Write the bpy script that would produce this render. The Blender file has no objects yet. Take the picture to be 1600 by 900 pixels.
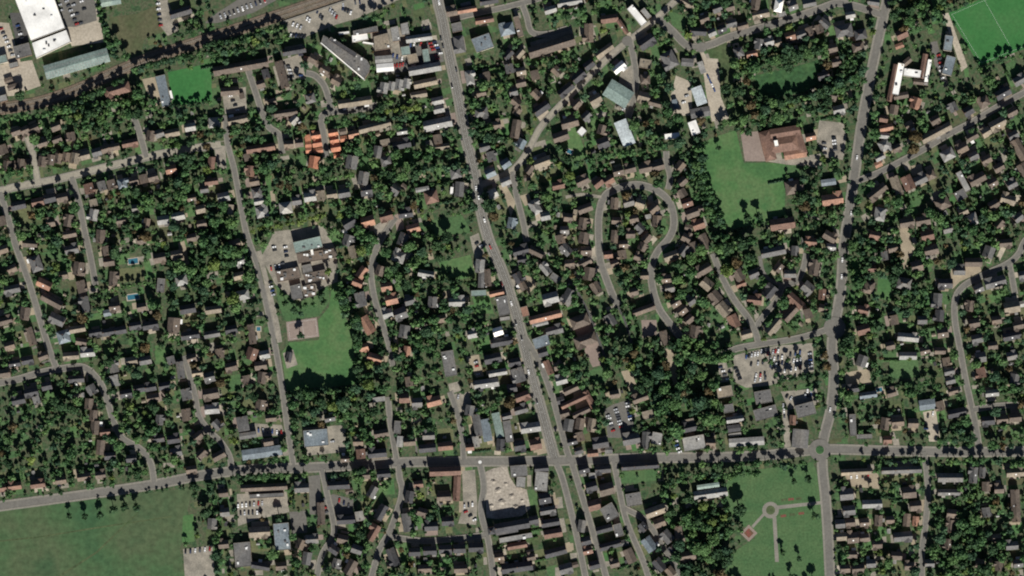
import bpy, math, random
import numpy as np
random.seed(7); RNG = np.random.default_rng(7)
scene = bpy.context.scene
C = scene.collection
S = 0.6                                   # metres per map unit (the map is 1600 x 900 units)
def W(x, y): return ((x-800.0)*S, (450.0-y)*S)

# ------------------------------------------------------------------ camera, sky, sun, exposure
CAM_H = 4000.0
cam = bpy.data.objects.new('camera', bpy.data.cameras.new('camera'))
C.objects.link(cam); scene.camera = cam
cam.location = (0, 0, CAM_H)
cam.rotation_euler = (0, 0, 0)
cam.data.sensor_width = 36.0
cam.data.lens = 36.0*CAM_H/(1600*S)
cam.data.clip_start = 10.0
cam.data.clip_end = 9000.0
SUN_EL, SUN_AZ = 35.0, 167.0              # compass azimuth: south, a little east
wd = bpy.data.worlds.new('World'); scene.world = wd; wd.use_nodes = True
nt = wd.node_tree; bg = nt.nodes['Background']
sky = nt.nodes.new('ShaderNodeTexSky'); sky.sky_type = 'NISHITA'; sky.sun_disc = False; sky.air_density = 0.5; sky.dust_density = 0.3      # clear, dry air
sky.sun_elevation = math.radians(SUN_EL); sky.sun_rotation = math.radians(SUN_AZ)
nt.links.new(sky.outputs[0], bg.inputs[0]); bg.inputs[1].default_value = 0.05
sun = bpy.data.objects.new('sun', bpy.data.lights.new('sun', 'SUN')); C.objects.link(sun)
sun.data.energy = 5.0; sun.data.angle = math.radians(0.5); sun.data.color = (1.0, 0.965, 0.905)
sun.rotation_euler = (math.radians(90-SUN_EL), 0, math.radians(180-SUN_AZ))
sun.location = (200, -900, 900)
scene.cycles.filter_width = 2.0               # soft satellite optics
vs = scene.view_settings
vs.view_transform = 'Standard'; vs.look = 'None'; vs.gamma = 1.0; vs.exposure = 0.45; vs.use_curve_mapping = False

# ------------------------------------------------------------------ materials
MAT = {}
def new_mat(name, rough=0.85):
    m = bpy.data.materials.new(name); m.use_nodes = True
    b = m.node_tree.nodes['Principled BSDF']; b.inputs['Roughness'].default_value = rough
    b.inputs['Specular IOR Level'].default_value = 0.25
    MAT[name] = m
    return m, m.node_tree, b
def N(nt, kind, **kw):
    n = nt.nodes.new(kind)
    for k, v in kw.items(): setattr(n, k, v)
    return n
def ramp(nt, fac, stops):
    r = N(nt, 'ShaderNodeValToRGB'); el = r.color_ramp.elements
    while len(el) < len(stops): el.new(0.5)
    for e, (p, c) in zip(el, stops): e.position = p; e.color = (*c, 1)
    nt.links.new(fac, r.inputs[0]); return r.outputs[0]
def wpos(nt): return N(nt, 'ShaderNodeNewGeometry').outputs['Position']
def noise(nt, scale, detail=4, vec=None, rough=0.6):
    n = N(nt, 'ShaderNodeTexNoise'); n.inputs['Scale'].default_value = scale
    n.inputs['Detail'].default_value = detail; n.inputs['Roughness'].default_value = rough
    nt.links.new(vec if vec is not None else wpos(nt), n.inputs['Vector']); return n.outputs[0]
def mixc(nt, f, a, b, mode='MIX'):
    n = N(nt, 'ShaderNodeMix', data_type='RGBA', blend_type=mode)
    for i, v in ((0, f), (6, a), (7, b)):
        if isinstance(v, (int, float)): n.inputs[i].default_value = v
        elif isinstance(v, tuple): n.inputs[i].default_value = (*v, 1)
        else: nt.links.new(v, n.inputs[i])
    return n.outputs[2]
def ground_mat(name, cols, scales=(0.05, 0.6), rough=0.95, fine=0.35):
    """colour varies at two sizes: broad patches and fine grain"""
    m, nt, b = new_mat(name, rough)
    c = ramp(nt, noise(nt, scales[0], 5), [(0.32 + 0.36*i/(max(len(cols)-1, 1)), c) for i, c in enumerate(cols)])
    g = ramp(nt, noise(nt, scales[1], 3), [(0.3, (1-fine,)*3), (0.7, (1+fine,)*3)])
    c = mixc(nt, 1.0, c, g, 'MULTIPLY')
    nt.links.new(c, b.inputs['Base Color']); return m
ground_mat('garden_soil', [(.028,.056,.026), (.042,.080,.034), (.080,.086,.050), (.040,.078,.032), (.10,.098,.070)], (.09, .5))
ground_mat('lawn_fresh', [(.042,.108,.038), (.060,.136,.046), (.084,.144,.056), (.050,.124,.043)], (.03, .35), fine=.2)
ground_mat('sports_turf', [(.028,.116,.032), (.036,.136,.038), (.048,.140,.044)], (.03, .35), fine=.14)
ground_mat('lawn_mid', [(.046,.104,.040), (.074,.128,.052)], (.06, .5), fine=.25)
ground_mat('lawn_dry', [(.085,.108,.048), (.125,.125,.066)], (.06, .5), fine=.25)
ground_mat('rough_grass', [(.045,.078,.030), (.070,.092,.042), (.036,.062,.026)], (.04, .3), fine=.35)
ground_mat('pasture', [(.062,.078,.036), (.088,.088,.048), (.058,.086,.036)], (.03, .3), fine=.25)
ground_mat('meadow', [(.040,.100,.034), (.030,.078,.030), (.052,.110,.040)], (.05, .3), fine=.35)
ground_mat('heath', [(.034,.084,.036), (.052,.100,.042), (.068,.096,.046), (.040,.080,.036)], (.012, .2), fine=.25)
ground_mat('patio', [(.16,.148,.122), (.23,.21,.172), (.30,.27,.22)], (.12, .9), fine=.25)
ground_mat('gravel', [(.24,.20,.145), (.33,.28,.20)], (.1, 1.2), fine=.25)
ground_mat('tan_concrete', [(.30,.262,.205), (.39,.345,.275)], (.05, .5), fine=.2)
ground_mat('tarmac', [(.098,.094,.084), (.13,.124,.11), (.118,.112,.10)], (.05, .5), fine=.16)
ground_mat('tarmac_dark', [(.062,.062,.060), (.085,.083,.078)], (.06, .5), fine=.2)
ground_mat('road_grey', [(.125,.12,.107), (.155,.148,.131)], (.05, .4), fine=.12)
ground_mat('road_pale', [(.23,.213,.172), (.30,.275,.222)], (.05, .4), fine=.14)
ground_mat('pavement', [(.175,.165,.14), (.225,.21,.178)], (.06, .6), fine=.16)
ground_mat('court_pink', [(.20,.158,.135), (.25,.20,.17)], (.06, .5), fine=.12)
ground_mat('ballast', [(.105,.082,.062), (.145,.112,.082), (.085,.075,.05)], (.1, .6), fine=.3)
ground_mat('demolition', [(.24,.21,.17), (.33,.295,.245), (.19,.165,.14)], (.05, .5), fine=.3)
ground_mat('flower_bed', [(.20,.055,.05), (.09,.07,.035)], (.3, 1.2), fine=.3)
ground_mat('line_white', [(.55,.55,.52), (.62,.62,.60)], (.2, 1.), fine=.1)
ground_mat('brick', [(.17,.105,.07), (.24,.15,.10)], (.2, 1.5), fine=.2)
ground_mat('render_wall', [(.40,.36,.29), (.50,.46,.38)], (.1, 1.), fine=.1)
ground_mat('bark', [(.06,.045,.03), (.09,.07,.05)], (1., 4.), fine=.3)
ground_mat('rail_steel', [(.22,.18,.15), (.28,.24,.2)], (.3, 1.), fine=.1)
m, nt, b = new_mat('glass', .08); b.inputs['Base Color'].default_value = (.03,.04,.05,1); b.inputs['Specular IOR Level'].default_value = .6
m, nt, b = new_mat('pool_water', .05)
nt.links.new(ramp(nt, noise(nt, .8), [(.3, (.025,.10,.15)), (.7, (.045,.16,.21))]), b.inputs['Base Color']); b.inputs['Specular IOR Level'].default_value = .5
m, nt, b = new_mat('tyre', .9); b.inputs['Base Color'].default_value = (.02,.02,.02,1)
m, nt, b = new_mat('white_upvc', .5); b.inputs['Base Color'].default_value = (.68,.68,.66,1)
ROOFC = {'b': ('brown', (.128,.102,.082)), 't': ('red-brown', (.165,.10,.076)), 'o': ('orange', (.285,.16,.112)), 'g': ('grey', (.125,.122,.118)),
         'k': ('dark grey', (.062,.061,.064)), 'w': ('white', (.78,.77,.73)), 'l': ('pale grey', (.25,.245,.23)), 'c': ('tan', (.22,.185,.14)),
         'm': ('green-grey', (.20,.262,.235)), 'u': ('blue-grey', (.155,.185,.205)), 'p': ('pale blue', (.47,.52,.53)), 'r': ('terracotta', (.40,.175,.105))}
for k, (nm, c) in ROOFC.items():
    # weathered tiles: courses, streaks and a tint that differs from building to building
    m, nt, b = new_mat('roof_'+k, .8 if k not in 'wmulp' else .55)
    oi_ = N(nt, 'ShaderNodeObjectInfo').outputs['Random']
    fr = N(nt, 'ShaderNodeMath', operation='MULTIPLY_ADD'); nt.links.new(noise(nt, .05, 1), fr.inputs[0]); fr.inputs[1].default_value = 3.; nt.links.new(oi_, fr.inputs[2])
    pp = N(nt, 'ShaderNodeMath', operation='PINGPONG'); nt.links.new(fr.outputs[0], pp.inputs[0]); pp.inputs[1].default_value = 1.; oi = pp.outputs[0]
    v = ramp(nt, oi, [(0, tuple(x*.78 for x in c)), (.5, c), (1, (c[0]*1.22, c[1]*1.17, c[2]*1.08))])
    tc = N(nt, 'ShaderNodeTexCoord').outputs['Object']
    amp = .10 if k == 'w' else .34
    v = mixc(nt, 1., v, ramp(nt, noise(nt, .55, 4, tc), [(.3, (1-amp,)*3), (.7, (1+amp*.8,)*3)]), 'MULTIPLY')
    v = mixc(nt, 1., v, ramp(nt, noise(nt, 3.0, 2, tc), [(.3, (1-amp*.5,)*3), (.7, (1+amp*.5,)*3)]), 'MULTIPLY')
    nt.links.new(v, b.inputs['Base Color'])
    bp = N(nt, 'ShaderNodeBump'); bp.inputs['Strength'].default_value = .35; bp.inputs['Distance'].default_value = .05
    nt.links.new(noise(nt, 6., 2, tc), bp.inputs['Height']); nt.links.new(bp.outputs[0], b.inputs['Normal'])
LEAF = {'g': [(.026,.072,.026), (.052,.120,.042), (.088,.172,.062)], 'd': [(.017,.046,.021), (.032,.074,.030), (.055,.106,.042)],
        'l': [(.045,.100,.034), (.082,.160,.052), (.120,.210,.078)], 'b': [(.022,.060,.030), (.042,.094,.048), (.070,.132,.070)],
        'y': [(.060,.105,.024), (.105,.155,.038), (.150,.200,.060)], 'a': [(.060,.048,.022), (.098,.074,.034), (.135,.104,.052)]}
for k, cs in LEAF.items():
    m, nt, b = new_mat('leaf_'+k, .75)
    isl = N(nt, 'ShaderNodeNewGeometry').outputs['Random Per Island']
    c = ramp(nt, isl, [(.05, cs[0]), (.5, cs[1]), (.98, cs[2])])
    big = ramp(nt, noise(nt, .055, 3), [(.3, (.72,.78,.75)), (.5, (1,1,1)), (.7, (1.32,1.2,1.05))])
    c = mixc(nt, 1., c, big, 'MULTIPLY')
    nt.links.new(c, b.inputs['Base Color'])
    tr = N(nt, 'ShaderNodeBsdfTranslucent'); nt.links.new(c, tr.inputs[0])
    mx = N(nt, 'ShaderNodeMixShader'); mx.inputs[0].default_value = .16
    nt.links.new(b.outputs[0], mx.inputs[1]); nt.links.new(tr.outputs[0], mx.inputs[2])
    nt.links.new(mx.outputs[0], nt.nodes['Material Output'].inputs[0])
PAINT = {'white': (.75,.75,.74), 'silver': (.42,.43,.44), 'black': (.018,.018,.02), 'dark grey': (.07,.072,.078), 'blue': (.03,.06,.17), 'red': (.32,.03,.025), 'dark blue': (.018,.025,.06)}
for k, c in PAINT.items():
    m, nt, b = new_mat('paint_'+k, .3); b.inputs['Base Color'].default_value = (*c, 1); b.inputs['Specular IOR Level'].default_value = .5
    b.inputs['Coat Weight'].default_value = .4

# ------------------------------------------------------------------ helpers
class MB:
    """collects faces, builds one mesh object"""
    def __init__(s): s.v = []; s.f = []; s.m = []; s.mats = []
    def mi(s, name):
        if name not in s.mats: s.mats.append(name)
        return s.mats.index(name)
    def face(s, pts, mat):
        i = len(s.v); s.v.extend(pts); s.f.append(tuple(range(i, i+len(pts)))); s.m.append(s.mi(mat))
    def box(s, x0, x1, y0, y1, z0, z1, mat, bottom=False):
        P = [(x0,y0,z0),(x1,y0,z0),(x1,y1,z0),(x0,y1,z0),(x0,y0,z1),(x1,y0,z1),(x1,y1,z1),(x0,y1,z1)]
        i = len(s.v); s.v.extend(P); k = s.mi(mat)
        for f in ((4,5,6,7),(0,1,5,4),(1,2,6,5),(2,3,7,6),(3,0,4,7)) + (((3,2,1,0),) if bottom else ()):
            s.f.append(tuple(i+q for q in f)); s.m.append(k)
    def mesh(s, name):
        me = bpy.data.meshes.new(name); me.from_pydata(s.v, [], s.f)
        for k in s.mats: me.materials.append(MAT[k])
        if len(s.mats) > 1: me.polygons.foreach_set('material_index', s.m)
        me.update(); return me
    def build(s, name, parent=None): return link(name, s.mesh(name), parent)
def link(name, data, parent=None):
    o = bpy.data.objects.new(name, data); C.objects.link(o)
    if parent: o.parent = parent
    return o
def tag(o, label, cat, group=None, kind=None):
    o['label'] = label; o['category'] = cat
    if group: o['group'] = group
    if kind: o['kind'] = kind
    return o
ORD = ['', 'first', 'second', 'third', 'fourth', 'fifth', 'sixth', 'seventh', 'eighth', 'ninth', 'tenth', 'eleventh', 'twelfth']
def ordinal(n):
    if n < len(ORD): return ORD[n]
    suf = 'th' if 10 <= n % 100 <= 20 else {1:'st', 2:'nd', 3:'rd'}.get(n % 10, 'th')
    return f'{n}{suf}'
# raster of the map, one cell per map unit, with a margin: what covers each spot
PAD = 60; GW, GH = 1600+2*PAD, 900+2*PAD
M_ROAD = np.zeros((GH, GW), bool); M_PAVED = np.zeros((GH, GW), bool); M_LAWN = np.zeros((GH, GW), bool); M_BLD = np.zeros((GH, GW), bool)
ZMAP = np.zeros((GH, GW), np.float32)
def poly_mask(pts):
    P = np.array(pts, float) + PAD
    x0, y0 = np.clip(np.floor(P.min(0)).astype(int), 0, [GW-1, GH-1]); x1, y1 = np.clip(np.ceil(P.max(0)).astype(int)+1, 1, [GW, GH])
    X, Y = np.meshgrid(np.arange(x0, x1)+.5, np.arange(y0, y1)+.5)
    ins = np.zeros(X.shape, bool); n = len(P)
    for i in range(n):
        a, b = P[i], P[(i+1) % n]
        if a[1] == b[1]: continue
        c = ((a[1] > Y) != (b[1] > Y)) & (X < (b[0]-a[0])*(Y-a[1])/(b[1]-a[1])+a[0]); ins ^= c
    return (slice(y0, y1), slice(x0, x1)), ins
def paint(mask, pts, val=True):
    sl, ins = poly_mask(pts); mask[sl][ins] = val
def at(mask, x, y):
    i, j = int(y+PAD), int(x+PAD)
    if 0 <= i < GH and 0 <= j < GW: return mask[i, j]
    return False
def rect(x, y, w, d, a):
    c, s = math.cos(math.radians(a)), -math.sin(math.radians(a))          # a: counter-clockwise as seen on the map
    return [(x+u*c-v*s, y+u*s+v*c) for u, v in ((-w/2,-d/2), (w/2,-d/2), (w/2,d/2), (-w/2,d/2))]
def smooth(pts, step=4.0):
    P = [np.array(p, float) for p in pts]; P = [2*P[0]-P[1]] + P + [2*P[-1]-P[-2]]; out = []
    for i in range(1, len(P)-2):
        n = max(2, int(np.linalg.norm(P[i+1]-P[i])/step))
        for k in range(n):
            t = k/n; a, b, c, d = P[i-1], P[i], P[i+1], P[i+2]
            out.append(.5*((2*b)+(c-a)*t+(2*a-5*b+4*c-d)*t*t+(3*b-a-3*c+d)*t**3))
    out.append(P[-2]); return np.array(out)
def normals(Q):
    T = np.gradient(Q, axis=0); T /= np.linalg.norm(T, axis=1)[:, None]; return np.stack([-T[:,1], T[:,0]], 1)

# ------------------------------------------------------------------ the setting: ground, fields, yards
mb = MB(); g = 2600.0
mb.face([(-g,-g,0),(g,-g,0),(g,g,0),(-g,g,0)], 'garden_soil')
tag(mb.build('ground'), 'dark green and brown garden ground under the whole town', 'ground', kind='structure')
SURF_Z = [0.034]
surf_list = []
def surface(name, pts, mat, label, lawn=False, lines=None):
    """a flat sheet laid on the ground; overlapping sheets lie 4 mm apart"""
    sl, ins = poly_mask(pts); lv = 0
    for sl2, ins2, lv2 in surf_list:
        y0, y1 = max(sl[0].start, sl2[0].start), min(sl[0].stop, sl2[0].stop); x0, x1 = max(sl[1].start, sl2[1].start), min(sl[1].stop, sl2[1].stop)
        if y0 < y1 and x0 < x1:
            A = ins[y0-sl[0].start:y1-sl[0].start, x0-sl[1].start:x1-sl[1].start]; B = ins2[y0-sl2[0].start:y1-sl2[0].start, x0-sl2[1].start:x1-sl2[1].start]
            if (A & B).any(): lv = max(lv, lv2+1)
    surf_list.append((sl, ins, lv)); z = .034+.004*lv
    m = MB(); m.face([(*W(*p), z) for p in reversed(pts)], mat)
    o = tag(m.build(name), label, name.replace('_', ' ') if len(name.split('_')) < 3 else name.split('_')[-1], kind='structure')
    if o.data.polygons[0].normal.z < 0: o.data.flip_normals()
    paint(M_LAWN if lawn else M_PAVED, pts); ZMAP[sl][ins] = z
    if lines:
        l = MB()
        for (a, b) in lines:
            a, b = np.array(W(*a)), np.array(W(*b)); t = (b-a)/np.linalg.norm(b-a); n = np.array([-t[1], t[0]])*.06
            l.face([(*(a-n), z+.004), (*(b-n), z+.004), (*(b+n), z+.004), (*(a+n), z+.004)], 'line_white')
        lo = l.build('painted_lines', o); lo['kind'] = 'stuff'
    return o
def lerp(a, b, t): return (a[0]+(b[0]-a[0])*t, a[1]+(b[1]-a[1])*t)
def pitch_lines(q, inset=.04, boxes=True):
    a, b, c, d = q; cx, cy = sum(p[0] for p in q)/4, sum(p[1] for p in q)/4
    a, b, c, d = [lerp(p, (cx, cy), inset*2) for p in q]
    L = [(a,b),(b,c),(c,d),(d,a),(lerp(a,b,.5), lerp(d,c,.5))]
    return L
Q = [(1481,21),(1592,-27),(1638,62),(1531,103)]
surface('football_pitch', Q, 'sports_turf', 'bright green football pitch with white lines in the upper right corner', True, pitch_lines(Q))
Q = [(262,113),(330,98),(331,157),(270,166)]
surface('bowling_green', Q, 'sports_turf', 'small bright green sports green beside the dark flat clubhouse', True)
surface('playing_field', [(1098,236),(1108,217),(1150,203),(1162,255),(1196,254),(1228,256),(1226,331),(1200,345),(1141,359),(1133,345),(1120,312),(1104,272)], 'lawn_fresh', 'large green school playing field left of the right main road', True)
surface('playground', [(1157,208),(1184,205),(1197,252),(1164,252)], 'court_pink', 'pinkish hard playground between the school field and red-roofed school')
surface('school_yard', [(1197,252),(1262,243),(1282,240),(1284,262),(1228,257)], 'patio', 'paved yard below the red-roofed school')
surface('playing_field', [(520,438),(528,446),(530,478),(542,500),(553,545),(557,600),(520,604),(470,607),(449,617),(443,575),(440,552),(452,535),(499,531),(497,500),(514,480)], 'lawn_fresh', 'green playing field below the flat-roofed school in the left half', True)
surface('games_court', [(447,503),(495,496),(499,526),(450,533)], 'court_pink', 'pale pinkish games court on the edge of the left school field', False,
        [((450,505),(493,499)),((493,499),(496,524)),((496,524),(453,530)),((453,530),(450,505)),((472,502),(475,527))])
surface('school_yard', [(420,380),(428,362),(505,352),(526,392),(528,440),(512,446),(470,470),(452,462),(430,444),(408,402)], 'patio', 'grey-brown tarmac yard around the flat-roofed school')
surface('school_lawn', [(431,446),(452,464),(470,472),(512,448),(516,470),(498,494),(446,500),(436,480)], 'lawn_mid', 'tree-dotted grass between the flat-roofed school and games court', True)
surface('pavilion_paving', [(442,552),(458,546),(465,570),(448,576)], 'patio', 'square paving around the small pavilion on the left school field')
surface('meadow', [(1178,118),(1230,108),(1282,92),(1283,132),(1250,146),(1190,152)], 'meadow', 'bright green meadow enclosed by dark trees in the upper right', True)
surface('pasture', [(170,27),(212,22),(246,8),(256,50),(226,60),(221,80),(203,89),(184,60)], 'pasture', 'brownish grass paddock right of the white warehouse', True)
surface('heath', [(-60,806),(0,799),(100,786),(200,774),(301,762),(292,800),(281,860),(290,905),(280,960),(-60,960)], 'heath', 'wide green common in the lower left corner', True)
surface('worn_path', [(-60,850),(60,838),(160,822),(268,806),(268,808),(160,824.5),(60,840.5),(-60,853)], 'rough_grass', 'faint worn path across the common')
surface('worn_path', [(90,900),(150,862),(215,800),(217,801),(152,864),(94,902)], 'rough_grass', 'faint diagonal worn path on the common')
surface('bowling_green', [(286,806),(302,803),(304,846),(284,848)], 'lawn_fresh', 'small rectangular bowling green at the right edge of the common', True)
surface('park_lawn', [(1130,760),(1150,738),(1270,722),(1285,760),(1290,900),(1130,900),(1150,860),(1180,840),(1140,800)], 'lawn_mid', 'park lawn with round and square flower beds in the lower right', True)
for nm, P, mt, lb, lw in [
    ('lawn', [(686,410),(735,398),(743,432),(716,437),(690,428)], 'lawn_fresh', 'large rounded lawn left of the main road, centre of the picture', True),
    ('lawn', [(674,344),(722,336),(738,364),(680,368)], 'lawn_mid', 'square green lawn left of the main road above the rounded lawn', True),
    ('lawn', [(738,462),(764,462),(772,490),(744,490)], 'lawn_fresh', 'small bright lawn with three round shrubs left of the main road', True),
    ('lawn', [(884,206),(902,203),(918,245),(900,252),(888,235)], 'lawn_fresh', 'bright garden lawn with a turquoise pool below the diagonal road', True),
    ('lawn', [(920,580),(940,572),(946,596),(928,602)], 'lawn_mid', 'small square lawn beside the curved red tiled courtyard', True),
    ('lawn', [(1095,70),(1135,62),(1150,150),(1162,180),(1145,182),(1128,110)], 'rough_grass', 'long strip of rough grass right of the builders yard', True),
    ('lawn', [(1044,16),(1072,26),(1070,52),(1050,40)], 'lawn_mid', 'triangular lawn inside the upper junction of the diagonal road', True),
    ('lawn', [(1390,560),(1434,556),(1436,590),(1388,592)], 'lawn_mid', 'lawn below the pale grey house in the right half', True),
    ('lawn', [(1372,432),(1394,430),(1392,470),(1370,466)], 'lawn_fresh', 'bright lawn right of the brown hipped house by right main road', True),
    ('lawn', [(354,588),(376,584),(378,610),(360,612)], 'lawn_mid', 'lawn with a curved edge left of the long street', True),
    ('lawn', [(738,26),(780,14),(795,40),(770,42)], 'rough_grass', 'grass strip by upper centre side street', True),
    ('lawn', [(242,548),(258,546),(260,566),(244,566)], 'lawn_fresh', 'small bright rectangular lawn in the lower left gardens', True),
    ('lawn', [(183,420),(226,416),(226,438),(188,442)], 'lawn_dry', 'dry lawn below the garden pool in the left gardens', True),
    ('lawn', [(26,325),(48,320),(50,348),(34,352)], 'lawn_dry', 'dry square lawn near the left edge', True),
    ('lawn', [(536,380),(552,372),(560,392),(540,398)], 'lawn_mid', 'green corner lawn right of the school gym', True),
    ('lawn', [(60,396),(98,388),(106,400),(92,408)], 'lawn_mid', 'lawn across the road from long left street', True),
    ('lawn', [(1226,258),(1232,276),(1250,276),(1250,258)], 'lawn_mid', 'small lawn inside hedges below the red-roofed school', True),
    ('warehouse_yard', [(88,-40),(148,-40),(162,66),(112,72),(102,44)], 'tan_concrete', 'tan concrete yard right of the white warehouse', False),
    ('car_park', [(86,-40),(146,-40),(151,32),(118,42),(100,42)], 'tarmac', 'grey car park right of the white warehouse', False),
    ('yard', [(-60,30),(14,36),(32,96),(16,106),(-60,60)], 'tan_concrete', 'tan yard with parked cars at the left edge', False),
    ('yard', [(-60,110),(50,94),(64,134),(20,150),(-60,150)], 'tan_concrete', 'pale dusty storage yard below the grey shed left', False),
    ('yard', [(15,20),(40,20),(46,64),(26,70)], 'tarmac_dark', 'dark yard left of the white warehouse', False),
    ('car_park', [(320,36),(330,26),(386,-10),(446,-40),(432,0),(396,20),(340,36)], 'tarmac', 'pale car park along the railway at the top', False),
    ('car_park', [(446,30),(528,2),(600,-30),(640,-8),(560,28),(520,40),(476,58),(452,58)], 'patio', 'station car park full of cars below the railway', False),
    ('driveway', [(245,0),(262,0),(280,48),(262,56),(250,40)], 'patio', 'parking drive on the right of the brown paddock', False),
    ('car_park', [(222,124),(242,120),(252,160),(244,166),(230,146)], 'gravel', 'small gravel parking patch by the clubhouse', False),
    ('forecourt', [(590,84),(688,62),(694,96),(640,110),(600,118)], 'tarmac', 'car dealer forecourt left of the main road near the top', False),
    ('courtyard', [(578,50),(640,40),(644,90),(584,88)], 'patio', 'paved yard between commercial roofs near the top', False),
    ('car_park', [(440,94),(470,84),(478,124),(450,124)], 'patio', 'parking court inside the upper left close', False),
    ('car_park', [(346,140),(384,136),(386,176),(352,178)], 'patio', 'parking court by upper left flats', False),
    ('yard', [(1056,118),(1080,128),(1082,180),(1046,182),(1048,150)], 'tan_concrete', 'tan builders yard with stacked goods upper right of centre', False),
    ('yard', [(1096,90),(1122,92),(1126,150),(1140,186),(1112,190),(1104,150)], 'tan_concrete', 'long tan yard with vehicles beside rough grass strip', False),
    ('car_park', [(970,110),(990,100),(990,166),(978,176),(960,170)], 'patio', 'car park by the ribbed grey shed', False),
    ('car_park', [(1452,66),(1464,64),(1474,104),(1484,134),(1474,136),(1460,100)], 'tarmac', 'parking lane right of the E-shaped building', False),
    ('path', [(1473,22),(1482,20),(1512,104),(1502,112),(1494,84)], 'tan_concrete', 'pale path along the left edge of the football pitch', False),
    ('car_park', [(1280,188),(1318,192),(1322,214),(1318,250),(1290,246),(1276,220)], 'patio', 'school car park left of the right main road', False),
    ('car_park', [(1146,556),(1160,552),(1215,540),(1270,536),(1272,580),(1240,590),(1204,602),(1166,606),(1146,596)], 'patio', 'large town car park with trees and cars, lower right', False),
    ('car_park', [(1220,612),(1276,607),(1280,632),(1232,640)], 'patio', 'smaller car park under the large town car park', False),
    ('car_park', [(1122,568),(1136,566),(1138,596),(1124,598)], 'patio', 'narrow parking strip left of the large town car park', False),
    ('lane', [(1222,640),(1232,640),(1236,702),(1226,702)], 'patio', 'short lane from the smaller car park to the roundabout', False),
    ('car_park', [(944,640),(958,632),(984,624),(992,676),(970,684),(950,684)], 'tarmac', 'car park with three car rows right of the high street', False),
    ('yard', [(970,580),(986,578),(998,612),(986,616)], 'gravel', 'sandy narrow yard right of the high street trees', False),
    ('yard', [(1036,548),(1050,540),(1062,600),(1054,606)], 'gravel', 'narrow earth track through dense trees', False),
    ('yard', [(892,504),(930,500),(940,570),(926,574)], 'court_pink', 'reddish gravel walk beside the small square lawn', False),
    ('car_park', [(700,600),(716,596),(720,610),(704,616)], 'patio', 'small paved forecourt under the flat grey office', False),
    ('car_park', [(728,558),(748,554),(756,588),(744,590)], 'gravel', 'tan parking court right of the flat grey office', False),
    ('car_park', [(708,616),(734,612),(738,640),(716,646)], 'patio', 'parking court below the flat grey office', False),
    ('demolition_site', [(757,738),(770,732),(792,727),(797,746),(806,760),(823,765),(829,794),(816,806),(778,811),(760,809)], 'demolition', 'cleared tan demolition site right of the town hall street', False),
    ('car_park', [(722,736),(742,734),(746,790),(744,820),(716,818),(724,790)], 'patio', 'long car park left of the demolition site', False),
    ('car_park', [(370,772),(448,768),(452,800),(400,812),(372,822)], 'patio', 'supermarket style car park below long tiled roof, lower left', False),
    ('car_park', [(452,800),(478,798),(480,832),(456,834)], 'tarmac', 'small car park beside terraced back yards, lower left', False),
    ('car_park', [(482,744),(500,742),(502,780),(520,772),(552,780),(552,804),(484,804)], 'tarmac', 'service yard with parked cars, lower left of centre', False),
    ('car_park', [(286,858),(332,852),(336,905),(290,920)], 'patio', 'car park at the bottom left edge of town', False),
    ('car_park', [(474,668),(540,664),(540,706),(480,712)], 'patio', 'parking yard around the blue-grey flat roof', False),
    ('car_park', [(372,660),(440,664),(446,680),(376,684)], 'patio', 'parking yard left of the long street', False),
    ('forecourt', [(1442,644),(1462,640),(1470,690),(1452,690)], 'tan_concrete', 'pale forecourt below the blue-grey workshop', False),
    ('yard', [(1320,582),(1358,576),(1362,600),(1322,604)], 'gravel', 'cluttered building plot right of the right main road', False),
    ('car_park', [(1318,740),(1372,738),(1374,764),(1330,760)], 'gravel', 'tan parking court beside terraces, lower right', False),
    ('yard', [(734,370),(748,364),(760,408),(742,404)], 'patio', 'parking strip left of the main road by the rounded lawn', False),
    ('driveway', [(814,428),(834,434),(838,446),(826,460),(818,444)], 'gravel', 'bright gravel drive right of the main road', False),
    ('driveway', [(690,456),(706,452),(704,472),(692,472)], 'gravel', 'tan courtyard of the large hidden house', False),
    ('courtyard', [(896,616),(916,606),(922,632),(900,640)], 'gravel', 'tan courtyard inside the red tiled block', False),
    ('yard', [(1002,500),(1026,500),(1026,524),(1004,528)], 'court_pink', 'pinkish parking patch between two rows of conifers', False),
    ('yard', [(32,402),(48,400),(52,422),(44,428)], 'gravel', 'sandy front drive beside a left street', False),
    ('court', [(334,226),(352,228),(354,264),(340,266)], 'patio', 'paved yard left of the long street top', False),
    ('yard', [(548,276),(560,272),(564,292),(556,300)], 'patio', 'pale narrow yard between grey roofs', False),
    ('driveway', [(1486,420),(1530,412),(1534,424),(1500,440),(1488,452),(1484,440)], 'gravel', 'sandy front drives inside the right hand bend', False),
    ('driveway', [(1556,404),(1564,386),(1572,388),(1562,408)], 'tan_concrete', 'pale drive at the right hand junction', False),
    ('driveway', [(1406,352),(1420,352),(1424,382),(1434,392),(1418,404),(1412,424),(1408,424)], 'gravel', 'long sandy drive between gardens in the right half', False),
    ('driveway', [(1420,260),(1440,256),(1442,272),(1426,276)], 'gravel', 'sandy drive off the right diagonal road', False),
    ('driveway', [(278,380),(288,376),(296,412),(286,416)], 'gravel', 'sandy drive in the left gardens', False),
    ('driveway', [(778,290),(790,288),(806,316),(798,340),(790,310)], 'gravel', 'curved sandy forecourt left of a short side street', False),
    ('driveway', [(812,306),(826,302),(832,318),(820,322)], 'gravel', 'sandy drive right of a short side street', False),
    ('driveway', [(580,356),(600,344),(612,356),(596,378)], 'patio', 'shared drive at the top of the narrow lane', False),
    ('driveway', [(616,336),(628,332),(632,358),(620,362)], 'court_pink', 'pinkish drive beside dark roofed houses', False),
    ('terrace', [(970,720),(1012,718),(1014,726),(972,728)], 'patio', 'paved strip along lower cross road', False),
    ]:
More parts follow.
